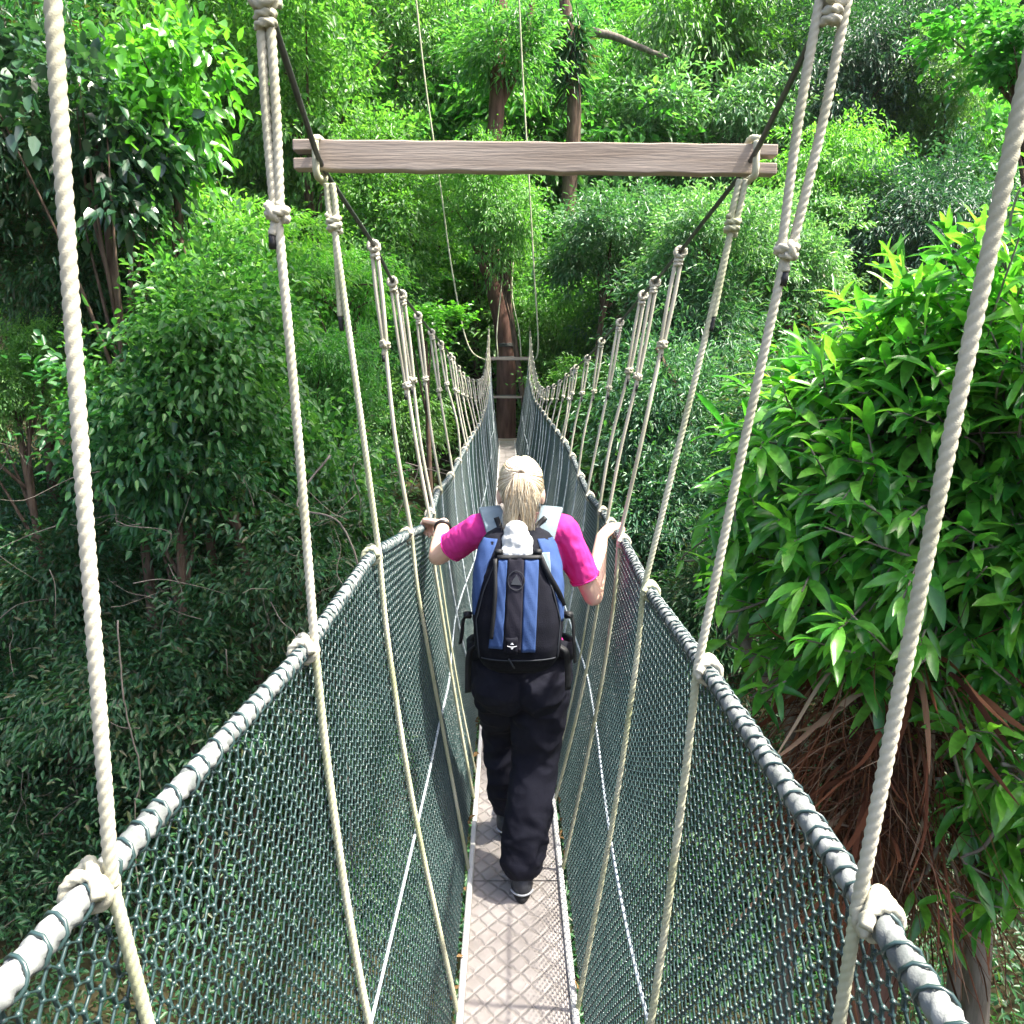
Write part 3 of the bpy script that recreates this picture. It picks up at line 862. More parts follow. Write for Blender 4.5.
nets = {s: build_net(s) for s in (-1, 1)}

RAIL_R = .0135
def helix_wrap(mb, path_fn, y0, y1, r_core, r, turns_pitch, seed, mat_=0, n=5):
    """lashing twine spiralling round a rope"""
    g = np.random.default_rng(seed)
    L = y1 - y0
    k = int(L / turns_pitch * 9)
    Y = np.linspace(y0, y1, k)
    P = path_fn(Y)
    T = unit(np.gradient(P, axis=0))
    A = unit(np.cross(T, [0, 0, 1.0])); B = np.cross(A, T)
    ph = 2 * math.pi * (Y - y0) / turns_pitch + 2.4 * np.sin(Y * 9) + 1.7 * np.sin(Y * 23 + 1) + 1.2 * np.sin(Y * 61)
    rr = r_core + r * .6
    Q = P + rr * (np.cos(ph)[:, None] * A + np.sin(ph)[:, None] * B)
    tube(mb, Q, r, n)
for s in (-1, 1):
    def rp(Y, s=s): return np.stack([RX[s](Y), np.asarray(Y, float), RZ[s](Y)], 1)
    mb = MB(); P = rp(np.arange(Y0, Y1, .007))
    tube(mb, P, RAIL_R, 18, lobes=3, pitch=.060, depth=.30)
    rail = mb.build('handrail_rope', M['rail_rope'], bridge)
    mb = MB(); helix_wrap(mb, rp, Y0 + .02, Y1 - .05, RAIL_R, .0022, .031, 3)
    # hanging loops that tie net meshes to the rail
    mb.build('lashing', M['net'], rail)
    mb = MB()
    def cp(Y, s=s): return np.stack([CXf[s](Y), np.asarray(Y, float), CZf[s](Y)], 1)
    tube(mb, cp(np.arange(-.9, 17.55, .012)), .0066, 9, lobes=6, pitch=.05, depth=.12)
    mb.build('main_cable', M['steel'], bridge)
    mb = MB()
    Yn = np.arange(Y0, 17.2, .02); tt = .555 + .02 * np.sin(Yn * 1.3)
    x, z = net_point(s, Yn, tt)
    tube(mb, np.stack([x - s * .004, Yn, z], 1), .0042, 6)
    mr = mb.build('mid_rope', M['mid_rope'], bridge)

# hangers: doubled loop from the cable to a knot, single rope on to the handrail and down the net to the board edge
def coil(mb, c, axis, rad, r, turns, seed=0, adv=None, lobes=3):
    axis = unit(np.asarray(axis, float)); a = unit(np.cross(axis, [.13, .21, 1.0] if abs(axis[2]) < .9 else [1.0, .1, 0])); b = np.cross(axis, a)
    k = int(turns * 34)
    ph = np.linspace(0, turns * 2 * math.pi, k) + seed
    adv = adv or r * 1.9
    t = (np.linspace(-.5, .5, k) * adv * turns)[:, None]
    P = np.asarray(c) + axis * t + rad * (np.cos(ph)[:, None] * a + np.sin(ph)[:, None] * b)
    tube(mb, P, r, 15, lobes=lobes, pitch=r * 5.2, depth=.30)

ST = [.03, .70, 1.37, 2.04, 2.71, 3.2, 3.45, 4.1, 4.75, 5.4, 6.05, 6.3, 6.9, 7.5, 8.1, 8.7, 9.3] + [9.95 + .64 * i for i in range(12)]
gh = np.random.default_rng(77)
beam_z = {}
for s in (-1, 1):
    for i, Y in enumerate(ST):
        yv = np.array([Y])
        C = np.array([CXf[s](Y), Y, CZf[s](Y)]); R_ = np.array([RX[s](Y), Y, RZ[s](Y)])
        near = i <= 3
        r = .0078 if near else .0070
        if i < 2: r = .0069
        if i > 10: r = .0064
        full = np.linalg.norm(C - R_)
        kf = [.0, .38, .30, .27, .33, .38, .36, .36, .36, .34, .36, .38, .36, .4, .4, .42, .42][i] if i < 17 else .45
        if s == 1 and i == 2: kf = .345
        if i == 1: kf = .18
        kf *= 1 + .06 * gh.normal() if i > 3 else 1
        start = C.copy()
        if i == 3: start = C + np.array([s * -.02, -.012, -.045]) ; kf = .12
        K = start + (R_ - start) * kf
        step = .003 if i < 4 else .006 if i < 8 else .014 if i < 13 else .03
        nn = 18 if i < 5 else 12 if i < 8 else 9 if i < 13 else 6
        lob = 3 if i < 13 else 0
        mb = MB()
        sp = .011 if i < 8 else .012
        sx = np.array([1.0, 0, 0]) * (1 if not near else .9)
        d = unit(R_ - start)
        if i == 2 and s == 1: sp = .02
        # two strands of the loop
        for q in (-1, 1):
            a = start + sx * q * sp * (1.2 if i == 2 and s == 1 else .7); b = K + sx * q * sp * .45
            m_ = (a + b) / 2 + sx * q * sp * .25
            tube(mb, resample(spline([a, m_, b], 6), step), r, nn, lobes=lob, pitch=r * 5.2, depth=.19)
        # the single rope, slightly bowed, down to the rail on its inner face
        R2 = R_ + np.array([-s * (RAIL_R + r * .7), 0, .0])
        mid = (K + R2) / 2 + np.array([gh.normal() * .006, gh.normal() * .008, 0])
        tube(mb, resample(spline([K, mid, R2], 8), step), r, nn, lobes=lob, pitch=r * 5.2, depth=.19)
        # below the rail: along the net to the board edge
        tt = np.linspace(.0, 1, 9)
        x, z = net_point(s, np.full(9, Y), tt)
        Pn = np.stack([x - s * (.006 + r), Y + .012 * np.sin(tt * 5 + i) + .018 * tt * gh.normal(), z + .0], 1)
        Pn[0] = R2
        tube(mb, resample(spline(list(Pn), 5), step), r * (.95 if i < 6 else .62), nn, lobes=lob, pitch=r * 5.2, mat=1, depth=.19)
        h = mb.build('hanger_rope', [M['rope_moss'] if i == 3 else M['rope'], M['rope_moss'] if i < 7 else M['mid_rope']], bridge)
        if i < 20:
            if i != 3:
                mb = MB(); coil(mb, C + np.array([0, 0, -.004]), cp(np.array([Y - .05, Y + .05]))[1] - cp(np.array([Y - .05, Y + .05]))[0], .0095 + r * .8, r, 2.1, gh.random() * 6)
                coil(mb, C + d * .035, d, r * 1.5, r * .9, 1.6, gh.random() * 6)
                mb.build('cable_knot', M['rope'], h)
            else:
                mb = MB(); coil(mb, K - d * .02, d, r * 1.6, r, 2.6, 1); mb.build('beam_knot', M['rope_moss'], h)
            if i > 0:
                mb = MB()
                kk = K if i != 3 else start + (R_ - start) * .31
                if i != 3:
                    coil(mb, kk, d + np.array([0, 0, .0]), r * 1.75, r, 1.7, gh.random() * 6, adv=r * 1.6)
                    coil(mb, kk + np.array([0, -r, 0]), unit(np.cross(d, [.2, 1, 0])), r * 1.2, r * .9, 1.0, gh.random() * 6)
                # free tail beside the standing rope
                e0 = kk if i != 3 else K
                Lt = .035 if i != 3 else .20
                tl = e0 + d * Lt + np.array([-.010 if s == -1 else .004, -.004, 0])
                tube(mb, resample(np.array([e0, tl]), step), r * .9, nn, lobes=lob, pitch=r * 5.2)
                kn = mb.build('knot', M['rope'] if i != 3 else M['rope_moss'], h)
                mb2 = MB(); tube(mb2, resample(np.array([tl, tl + d * (.022 if i != 3 else .035)]), .008), r * .8, 8); mb2.build('taped_rope_end', M['tape'], h)
            mb = MB()
            ax = unit(rp(np.array([Y + .04]))[0] - rp(np.array([Y - .04]))[0]) if s == 1 else None
            q1, q0 = np.array([RX[s](Y + .04), Y + .04, RZ[s](Y + .04)]), np.array([RX[s](Y - .04), Y - .04, RZ[s](Y - .04)])
            ax = unit(q1 - q0)
            coil(mb, R_ - ax * .006, ax, RAIL_R + r * .8, r * .92, 1.9, 2.2 + .4 * s, adv=r * 2.05)
            # crossing turn over the hitch
            w = np.array([s, 0, .15])
            cr = [R_ - ax * .026 + np.array([-s * (RAIL_R + r), 0, .004]), R_ + np.array([0, 0, RAIL_R + r * 1.6]), R_ + ax * .022 + np.array([s * (RAIL_R + r * .9), 0, 0]), R_ + ax * .020 + np.array([0, 0, -RAIL_R - r * .8])]
            tube(mb, resample(spline(cr, 6), step), r * .95, nn, lobes=lob, pitch=r * 5.2)
            mb.build('rail_hitch', M['rope_moss'] if i == 3 else M['rope'], h)

# timber spreaders
def spreader(Yc, xl, xr, zl, zr, hgt, thick, slot=None):
    mb = MB()
    def ring(x, z0, z1): return [(x, Yc - thick / 2, z0), (x, Yc + thick / 2, z0), (x, Yc + thick / 2, z1), (x, Yc - thick / 2, z1)]
    def zc(x): return zl + (zr - zl) * (x - xl) / (xr - xl)
    def bar(a, b, f0, f1):
        N = max(2, int((b - a) / .04))
        v = []
        for x in np.linspace(a, b, N):
            j = .0012 * math.sin(x * 37) + .0008 * math.sin(x * 91)
            v += ring(x, zc(x) + f0 * hgt + j, zc(x) + f1 * hgt + j * .6)
        f = [(i * 4 + k, i * 4 + (k + 1) % 4, (i + 1) * 4 + (k + 1) % 4, (i + 1) * 4 + k) for i in range(N - 1) for k in range(4)]
        f += [(3, 2, 1, 0), tuple(range((N - 1) * 4, N * 4))]
        mb.add(v, f)
    if slot:
        bar(xl + slot, xr - slot, -.5, .5)
        for a, b in ((xl, xl + slot), (xr - slot, xr)):
            bar(a, b, .12, .5); bar(a, b, -.5, -.12)
    else: bar(xl, xr, -.5, .5)
    o = mb.build('spreader_beam', M['timber'], bridge, smooth=False)
    bv = o.modifiers.new('b', 'BEVEL'); bv.width = .003; bv.segments = 2
    return o
a, b = at(295, 156, 2.06), at(775, 161, 2.06)
BZL, BZR = a[2], b[2]
sb = spreader(2.06, a[0], b[0], BZL, BZR, .067, .042, slot=.052)
for s, px in ((-1, 319), (1, 752)):
    q = at(px, 158, 2.04)
    mb = MB()
    lp = [q + [0, -.034, .030], q + [0, -.034, -.040], q + [0, 0, -.046], q + [0, .05, -.040], q + [0, .05, .036], q + [0, .01, .046], q + [.006 * s, -.034, .034]]
    tube(mb, resample(spline([np.array(p, float) for p in lp], 6), .006), .0085, 10, lobes=3, pitch=.055)
    mb.build('beam_lashing', M['rope_moss'], sb)
spreader(17.6, -.50, .36, .03, .03, .07, .06)
spreader(17.75, -.42, .22, -.80, -.80, .05, .05)

# walkway boards and their edge rails
yy = -1.0; kb = 0
while yy < 17.9:
    y1 = min(yy + 1.22, 17.95)
    Y = np.linspace(yy + .004, y1 - .004, 10)
    cx, cz = PX(Y), PZ(Y)
    mb = MB(); w = HALF - .020
    v = []
    for i in range(10):
        v += [(cx[i] - w, Y[i], cz[i]), (cx[i] + w, Y[i], cz[i]), (cx[i] + w, Y[i], cz[i] - .025), (cx[i] - w, Y[i], cz[i] - .025)]
    f = [(i * 4 + k, i * 4 + (k + 1) % 4, (i + 1) * 4 + (k + 1) % 4, (i + 1) * 4 + k) for i in range(9) for k in range(4)] + [(3, 2, 1, 0), (36, 37, 38, 39)]
    mb.add(v, f)
    mb.build('deck_board', M['deck'], bridge, smooth=False)
    yy = y1; kb += 1
for s in (-1, 1):
    yy = -1.0
    while yy < 17.9:
        y1 = min(yy + 2.44, 17.95)
        Y = np.linspace(yy + .003, y1 - .003, 24)
        cx, cz = PX(Y), PZ(Y)
        prof = [(HALF - .019, -.03), (HALF - .019, .012), (HALF - .015, .016), (HALF - .003, .016), (HALF + .001, .012), (HALF + .001, -.045), (HALF - .01, -.045)]
        mb = MB(); v = []; n = len(prof)
        for i in range(24):
            for (px, pz) in prof: v.append((cx[i] + s * px, Y[i], cz[i] + pz))
        f = [(i * n + k, i * n + (k + 1) % n, (i + 1) * n + (k + 1) % n, (i + 1) * n + k) for i in range(23) for k in range(n)] + [tuple(range(n - 1, -1, -1)), tuple(range(23 * n, 24 * n))]
        mb.add(v, f)
        mb.build('edge_rail', M['rail_white'], bridge, smooth=False)
        yy = y1

# dry leaf scraps caught along the board edges
g = np.random.default_rng(5); n = 150
Yl = g.uniform(1.8, 7, n); sl = np.where(g.random(n) < .5, -1, 1)
P = np.stack([PX(Yl) + sl * (HALF + .014 + .008 * g.random(n)), Yl, PZ(Yl) + .01 + .035 * g.random(n)], 1)
V, Q = leaf_geo(P, unit(g.normal(size=(n, 3)) + [0, 0, .3]), unit(g.normal(size=(n, 3))), .02 + .03 * g.random(n), .012 + .012 * g.random(n))
V[:, 2] += CZ
tag(link('leaf_litter', np_mesh('leaf_litter', V, Q), M['litter']), 'brown dry leaf scraps caught along the board edges', 'leaf litter', kind='stuff')

# far platform tree and its guy ropes
def platform_tree():
    base = toground(np.array([-.12, 19.3, 0]))
    e = empty('platform_tree', base, 'reddish brown trunk carrying the platform at the far end of the bridge', 'tree', G3)
    mb = MB()
    P = spline([base, np.array([-.13, 19.3, -3]), at(506, 435, 19.3), at(505, 340, 19.3), at(492, 270, 19.4), at(492, 190, 19.6), at(497, 100, 19.8), at(500, 0, 20), at(502, -80, 20.2)], 10)
    tube(mb, P, np.linspace(.27, .15, len(P)), 14)
    q = spline([at(505, 350, 19.3), at(496, 290, 19.3), at(484, 270, 19.2), at(474, 240, 19.3)], 6); tube(mb, q, np.linspace(.12, .07, len(q)), 8)
    q = spline([at(497, 110, 19.8), at(520, 60, 19.9), at(535, -10, 20)], 6); tube(mb, q, np.linspace(.12, .07, len(q)), 8)
    tr = mb.build('trunk', M['bark_red'], e)
    for py in (345, 358, 396):
        c = at(506, py, 19.3)
        mb = MB(); coil(mb, c, (0, 0, 1), .235, .014, 3.0); mb.build('cable_collar', M['steel'], e)
    g = np.random.default_rng(44)
    P2, D, Nn, L, W, _ = crown_points(g, 1.5, 90, 60, .4, .15, .05)
    c = at(500, 60, 19.8)
    V, Q = leaf_geo(P2 + c, D, Nn, L, W)
    link('crown', np_mesh('crown', V - base, Q), LM['broad'], e)
    pl = empty('tree_platform', (-.1, 18.6, -1.9), 'small timber platform round the trunk at the far end of the walkway', 'platform')
    for k in range(6):
        mb = MB(); box(mb, (-.95, 18.0 + k * .2, -1.88), (.75, 18.19 + k * .2, -1.84), bev=.004); mb.build('plank', M['timber'], pl, smooth=False)
    for x in (-.75, .55):
        mb = MB(); box(mb, (x - .04, 17.97, -1.98), (x + .04, 19.2, -1.883), bev=.004); mb.build('joist', M['timber'], pl, smooth=False)
platform_tree()
for pts in ([at(412, -40, 17.2), at(425, 80, 17.2), at(441, 190, 17.2), at(452, 270, 17.2), at(468, 345, 17.2), np.array([-.48, 17.4, -.05])],
            [at(517, -40, 17.2), at(523, 80, 17.2), at(529, 180, 17.2), at(534, 270, 17.2), at(538, 350, 17.2), np.array([.36, 17.5, -.05])],
            [at(506, 200, 19.0), at(503, 270, 18.3), at(497, 330, 17.8), np.array([-.3, 17.6, .03])],
            [at(516, 230, 19.0), at(512, 290, 18.3), at(519, 330, 17.8), np.array([.2, 17.6, .03])]):
    mb = MB(); P = resample(spline(pts, 8), .06); tube(mb, P, .016 if pts[0][1] < 18 else .013, 6)
    mb.build('guy_rope', M['rope_moss'], bridge)
    
# ------------------------------------------------------------------ the walker
DECK = float(PZ(2.6))
A = lambda *p: np.array(p, float)
def hand(mb, wrist, knuck, nrm, thumb_side, curl, L=.078, spread=.020):
    """palm and five fingers; curl = list of bend angles (deg) at the three joints"""
    d = unit(knuck - wrist); n = unit(nrm - d * (nrm @ d)); s = np.cross(d, n) * thumb_side
    for k in range(-2, 3):
        a = wrist + s * k * .0085; b = knuck + s * k * .0155
        limb(mb, [a, (a + b) / 2, b], [.0125, .0135, .0105], 8)
    for i, (o, ln, r) in enumerate(((.029, .92, .0082), (.0098, 1.04, .0085), (-.0098, .97, .0081), (-.028, .78, .0072))):
        p = knuck + s * o; dd = d.copy(); nn = n.copy()
        pts = [p - d * .012, p]
        for k, (ang, fr) in enumerate(zip(curl, (.46, .30, .24))):
            a = math.radians(ang * (1 + .06 * i))
            dd, nn = dd * math.cos(a) - nn * math.sin(a), nn * math.cos(a) + dd * math.sin(a)
            p = p + dd * L * ln * fr; pts.append(p)
        limb(mb, pts, [r * 1.05, r * 1.05, r, r * .93, r * .8], 8)
    t0 = wrist + d * .025 + s * .022
    t1 = t0 + d * .028 + s * .022 - n * .010; t2 = t1 + d * .030 + s * .006 - n * .012; t3 = t2 + d * .022 - n * .010
    limb(mb, [wrist + d * .008 + s * .012, t0, t1, t2, t3], [.012, .0125, .0105, .0095, .008], 8)

HEAD = A(.030, 2.675, -.425)
SH_L, SH_R = A(-.112, 2.70, -.572), A(.176, 2.70, -.575)
EL_L, EL_R = A(-.268, 2.80, -.695), A(.288, 2.73, -.825)
WR_L, WR_R = A(-.262, 3.00, -.615), A(.338, 2.945, -.655)
HIP_L, HIP_R = A(-.05, 2.70, -1.10), A(.105, 2.70, -1.10)
KN_L, KN_R = A(-.040, 2.93, -1.42), A(.085, 2.74, -1.45)
AN_L, AN_R = A(-.022, 2.98, DECK + .085), A(.036, 2.60, DECK + .095)
person = empty('person', (.02, 2.70, DECK), 'blonde ponytailed woman in magenta shirt and dark trousers walking away on the bridge', 'person')

mb = MB()
ball(mb, HEAD, (.072, .090, .098), 3)
ball(mb, HEAD + A(0, .035, -.060), (.055, .058, .062), 3)
ball(mb, HEAD + A(0, .096, -.030), (.012, .018, .020)); ball(mb, HEAD + A(0, .070, -.108), (.024, .024, .020))
for s in (-1, 1): ball(mb, HEAD + A(s * .074, .008, -.030), (.010, .020, .032))
limb(mb, [HEAD + A(0, .005, -.06), A(.03, 2.68, -.53), A(.03, 2.70, -.60)], [.050, .052, .065])
for s in (-1, 1): ball(mb, HEAD + A(s * .028, .074, -.012), (.014, .014, .010))
ball(mb, A(.03, 2.70, -.68), (.150, .090, .130), 3); ball(mb, A(.03, 2.69, -.86), (.135, .085, .16), 3); ball(mb, A(.028, 2.69, -1.06), (.150, .100, .12), 3)
limb(mb, [A(.03, 2.70, -.57), SH_L], [.06, .052]); limb(mb, [A(.03, 2.70, -.57), SH_R], [.06, .052])
for S, E, W in ((SH_L, EL_L, WR_L), (SH_R, EL_R, WR_R)):
    limb(mb, [S, (S + E) / 2, E], [.044, .040, .034])
    m1 = E + (W - E) * .3
    limb(mb, [E, m1, W], [.034, .035, .023])
for H, K, N in ((HIP_L, KN_L, AN_L), (HIP_R, KN_R, AN_R)):
    limb(mb, [H, (H + K) / 2, K], [.085, .072, .053]); limb(mb, [K, K + (N - K) * .35 + A(0, -.015, 0), N], [.053, .052, .034])
    limb(mb, [N + A(0, -.02, -.03), N + A(0, .06, -.055), N + A(0, .13, -.068)], [.032, .03, .02])
# hands close over the handrails
KR = A(.392, 3.005, -.622); hand(mb, WR_R, KR, A(-.25, .1, 1), -1, (58, 62, 40))
KL = A(-.318, 3.065, -.618); hand(mb, WR_L, KL, A(.30, .0, 1), 1, (42, 55, 35))
me = remesh(mb, .0046, 5, 'body')
PO = A(.02, 2.70, DECK)
def place_mesh(me, name, mats, parent):
    n = len(me.vertices); co = np.empty(n * 3, np.float32); me.vertices.foreach_get('co', co)
    me.vertices.foreach_set('co', (co.reshape(-1, 3) - PO.astype(np.float32)).ravel())
    return link(name, me, mats, parent, origin=PO)
body = place_mesh(me, 'body', M['skin'], person)
for s in (-1, 1):
    mb = MB(); ball(mb, HEAD + A(s * .029, .082, -.008), (.0105, .0105, .0105)); mb.build('eye', M['eye'], person)
mb = MB(); ball(mb, HEAD + A(0, .088, -.072), (.022, .010, .008)); mb.build('mouth', M['lip'], person)

# shirt
mb = MB()
ball(mb, A(.03, 2.70, -.68), (.148, .104, .145), 3); ball(mb, A(.03, 2.69, -.86), (.150, .100, .18), 3); ball(mb, A(.03, 2.69, -1.0), (.158, .112, .10), 3)
limb(mb, [A(.03, 2.695, -.575), SH_L], [.060, .055]); limb(mb, [A(.03, 2.695, -.575), SH_R], [.060, .055])
for S, E, e in ((SH_L, EL_L, .66), (SH_R, EL_R, .72)):
    P = resample(np.array([S, S + (E - S) * e]), .01)
    tube(mb, P, np.linspace(.054, .052, len(P)), 18); ball(mb, S, (.055,) * 3)
me = remesh(mb, .006, 4, 'shirt')
def wr(p):
    q = Vector((p.x * 22, p.y * 22, p.z * 13)); r = Vector((p.x * 48 + p.z * 20, p.y * 45, p.z * 22))
    return .0045 * noise.noise(q) + .0028 * (1 - 2 * abs(noise.noise(r)))
displace(me, wr)
shirt = place_mesh(me, 'shirt', M['shirt'], person)
for S, E, e in ((SH_L, EL_L, .66), (SH_R, EL_R, .72)):
    d = unit(E - S); q = S + (E - S) * (e - .015)
    a1 = unit(np.cross(d, [0, .3, 1.0])); a2 = np.cross(d, a1); ph = np.linspace(0, 2 * math.pi, 40)
    mb = MB(); tube(mb, q + (.0525 + .0015 * np.sin(ph * 5))[:, None] * (np.cos(ph)[:, None] * a1 + np.sin(ph)[:, None] * a2), .0034, 6, caps=False)
    mb.build('sleeve_hem', M['shirt'], shirt)

# trousers: loose, gathered at the ankle
mb = MB()
ball(mb, A(.028, 2.695, -1.03), (.166, .118, .12), 3)
ball(mb, A(-.035, 2.665, -1.12), (.098, .105, .115), 3); ball(mb, A(.095, 2.665, -1.12), (.102, .105, .115), 3)
limb(mb, [HIP_R + A(0, 0, .02), (HIP_R + KN_R) / 2, KN_R, KN_R + (AN_R - KN_R) * .55 + A(0, -.02, 0), AN_R + A(0, -.004, .045)], [.108, .096, .080, .080, .072], 18)
limb(mb, [HIP_L + A(0, 0, .02), (HIP_L + KN_L) / 2, KN_L, KN_L + (AN_L - KN_L) * .55 + A(0, -.02, 0), AN_L + A(0, -.004, .05)], [.104, .086, .072, .068, .060], 18)
me = remesh(mb, .007, 4, 'trousers')
def wr2(p):
    q = Vector((p.x * 9 + p.z * 5, p.y * 9, p.z * 15 - p.x * 6)); r = Vector((p.x * 14, p.y * 14, p.z * 26 + p.x * 10))
    low = max(0, min(1, (-1.55 - p.z) / .25))
    return .010 * (1 - 2.2 * abs(noise.noise(q))) + (.0012 + .006 * low) * (1 - 2.2 * abs(noise.noise(r)))
displace(me, wr2)
tro = place_mesh(me, 'trousers', M['trouser'], person)

# shoes
for N, tilt in ((AN_R, .0), (AN_L, .0)):
    mb = MB()
    z0 = DECK
    ball(mb, A(N[0], N[1] - .018, z0 + .055), (.039, .052, .050), 3)
    ball(mb, A(N[0], N[1] + .05, z0 + .045), (.041, .085, .040), 3)
    ball(mb, A(N[0] + .002, N[1] + .135, z0 + .036), (.045, .070, .032), 3)
    P = A(N[0], N[1] - .005, 0); tube(mb, np.array([P + A(0, 0, z0 + .05), P + A(0, 0, z0 + .11)]), .042, 16)
    me = remesh(mb, .005, 5, 'shoe')
    sh = place_mesh(me, 'shoe', M['shoe'], person)
    mb = MB()
    ph = np.linspace(0, 2 * math.pi, 36, endpoint=False)
    ox = N[0] + (.043 + .004 * np.sin(ph)) * np.cos(ph); oy = N[1] + .068 + .142 * np.sin(ph)
    v = []
    for zz, k in ((z0 + .001, .96), (z0 + .004, 1.0), (z0 + .020, 1.0), (z0 + .024, .96)):
        v += [(N[0] + (a_ - N[0]) * k, N[1] + .068 + (b_ - N[1] - .068) * k, zz) for a_, b_ in zip(ox, oy)]
    f = [(r_ * 36 + j, r_ * 36 + (j + 1) % 36, (r_ + 1) * 36 + (j + 1) % 36, (r_ + 1) * 36 + j) for r_ in range(3) for j in range(36)] + [tuple(range(35, -1, -1)), tuple(range(108, 144))]
    mb.add(v, f); mb.build('sole', M['sole'], sh)
    mb = MB()
    ang = np.linspace(math.radians(200), math.radians(340), 24)
    tube(mb, np.stack([N[0] + .0415 * np.cos(ang), N[1] - .018 + .053 * np.sin(ang), np.full(24, z0 + .034)], 1), .0035, 6)
    mb.build('heel_trim', M['shoe_trim'], sh)

# hair
g = np.random.default_rng(3)
mb = MB()
TIE = HEAD + A(-.002, -.088, .055)
def scalp(a, b, k=1.0):      # a azimuth from the back, b elevation
    return HEAD + A(0, -.002, .004) + np.array([.0745 * math.sin(a) * math.cos(b), -.0925 * math.cos(a) * math.cos(b), .100 * math.sin(b)]) * k
b = MB(); ball(b, HEAD + A(0, -.006, .006), (.0745, .090, .098), 3)
vv = np.concatenate(b.v); vv = vv[:]; keep = lambda p: not (p[1] > HEAD[1] + .045 and p[2] < HEAD[2] + .045) and not (p[2] < HEAD[2] - .072) and not (p[2] < HEAD[2] - .01 and p[1] > HEAD[1] + .012)
fk = [f for f in b.f if all(keep(vv[i]) for i in f)]
mb.add(vv, fk)
for k in range(1500):
    a = g.uniform(-2.2, 2.2); e_ = g.uniform(-.75, 1.5)
    if abs(a) > 1.7 and e_ < .35: continue
    if abs(a) > 1.15 and e_ < -.15: continue
    p0 = scalp(a, e_)
    pts = []
    at_, et_ = -.0, .58
    for t in np.linspace(0, 1, 9):
        aa = a * (1 - t) ** 1.1; ee = e_ + (et_ - e_) * (t ** .9)
        kk = 1.03 + .045 * math.sin(math.pi * t) + .015 * g.random()
        pts.append(scalp(aa, ee, kk))
    pts[-1] = TIE + g.normal(size=3) * .006
    w = .0010 + .0015 * g.random()
    tube(mb, np.array(pts), w * np.array([.6, 1, 1.1, 1.1, 1.1, 1, 1, .9, .8]), 4, caps=False)
mb.build('hair', M['hair'], person)
mb = MB()
for k in range(900):
    ph = g.random() * 6.28; r0 = .009 * math.sqrt(g.random())
    st = TIE + np.array([math.cos(ph) * r0, -.012, math.sin(ph) * r0])
    u = math.cos(ph) * math.sqrt(g.random()); v = math.sin(ph) * math.sqrt(g.random())
    L = .125 + .085 * g.random()
    wv = g.random() * 6; am = .004 + .006 * g.random()
    pts = [st]
    sp_ = .027 if k > 60 else .042
    for t in (.2, .4, .6, .8, 1.0):
        bulge = math.sin(math.pi * min(1, t * .8)) 
        x = u * sp_ * ((.35 + .75 * bulge) * min(1, t * 2.2) + .25 * t) + am * math.sin(wv + t * 6) + (-.018 * t * t if u < 0 else .004 * t)
        y = -.040 * math.sin(min(1, t * 1.6) * 1.57) - .012 * v * bulge + .01 * t * t
        z = .004 + .030 * math.sin(min(1, t * 3.5) * 1.57) * (1 - t) - L * t
        pts.append(st + np.array([x, y, z]))
    P = spline(pts, 3)
    w = .0008 + .0012 * g.random()
    tube(mb, P, w * np.linspace(1.1, .2, len(P)), 4, caps=False)
pt = mb.build('ponytail', M['hair'], person)
mb = MB(); coil(mb, TIE + A(0, -.014, .004), (0, 1, -.25), .0125, .0042, 3, lobes=0); mb.build('hair_tie', M['bark_grey'], pt)
# wristband on the left wrist
mb = MB(); d = unit(WR_L - EL_L); coil(mb, WR_L - d * .030, d, .0300, .0042, 2.0, lobes=0, adv=.006); mb.build('wristband', M['wrist'], person)

# ------------------------------------------------------------------ backpack
BK = A(.020, 2.585, -.775)
pack = empty('backpack', BK, 'black and blue hiking backpack with hanging straps on the walking woman\'s back', 'backpack')
lean = math.radians(-4)
zk = np.array([-.245, -.225, -.19, -.14, -.05, .05, .12, .18, .215, .232])
wk = np.array([.17, .225, .265, .288, .300, .300, .288, .256, .212, .145])
dk = np.array([.08, .125, .158, .172, .172, .158, .142, .118, .09, .05])
def wd(z): return np.interp(z, zk, wk), np.interp(z, zk, dk)
def P2W(p):
    x, y, z = p
    return BK + A(x, y * math.cos(lean) - z * math.sin(lean), y * math.sin(lean) + z * math.cos(lean))
def front(x, z, off=0):
    w, d = wd(z)
    q = min(1, abs(2 * x / w))
    y = -d * .35 - d * .65 * (1 - q ** 2.8) ** (1 / 2.3)
    nx = 0 if q < .5 else (q - .5) * 1.6 * (1 if x > 0 else -1)
    l = math.hypot(nx, 1)
    return P2W((x + off * nx / l, y - off / l, z))
def loft_pack():
    mb = MB(); n = 40; v = []
    zz = np.linspace(zk[0], zk[-1], 34)
    for z in zz:
        w, d = wd(z)
        for j in range(n):
            a = j * 2 * math.pi / n
            c, s = math.cos(a), math.sin(a)
            x = w / 2 * np.sign(c) * abs(c) ** (2 / 2.8)
            y = -d * .35 + (d * .65 if s < 0 else d * .35) * np.sign(s) * abs(s) ** (2 / 2.5)
            wig = .0022 * math.sin(z * 60 + 3 * a) + .0015 * math.sin(z * 130 - 5 * a)
            v.append(P2W((x * (1 + wig * 3), y + wig, z)))
    m = len(zz)
    f = [(i * n + j, i * n + (j + 1) % n, (i + 1) * n + (j + 1) % n, (i + 1) * n + j) for i in range(m - 1) for j in range(n)] + [tuple(range(n - 1, -1, -1)), tuple(range((m - 1) * n, m * n))]
    return mb.add(v, f)
pbody = loft_pack().build('main_pack', M['pack_black'], pack)
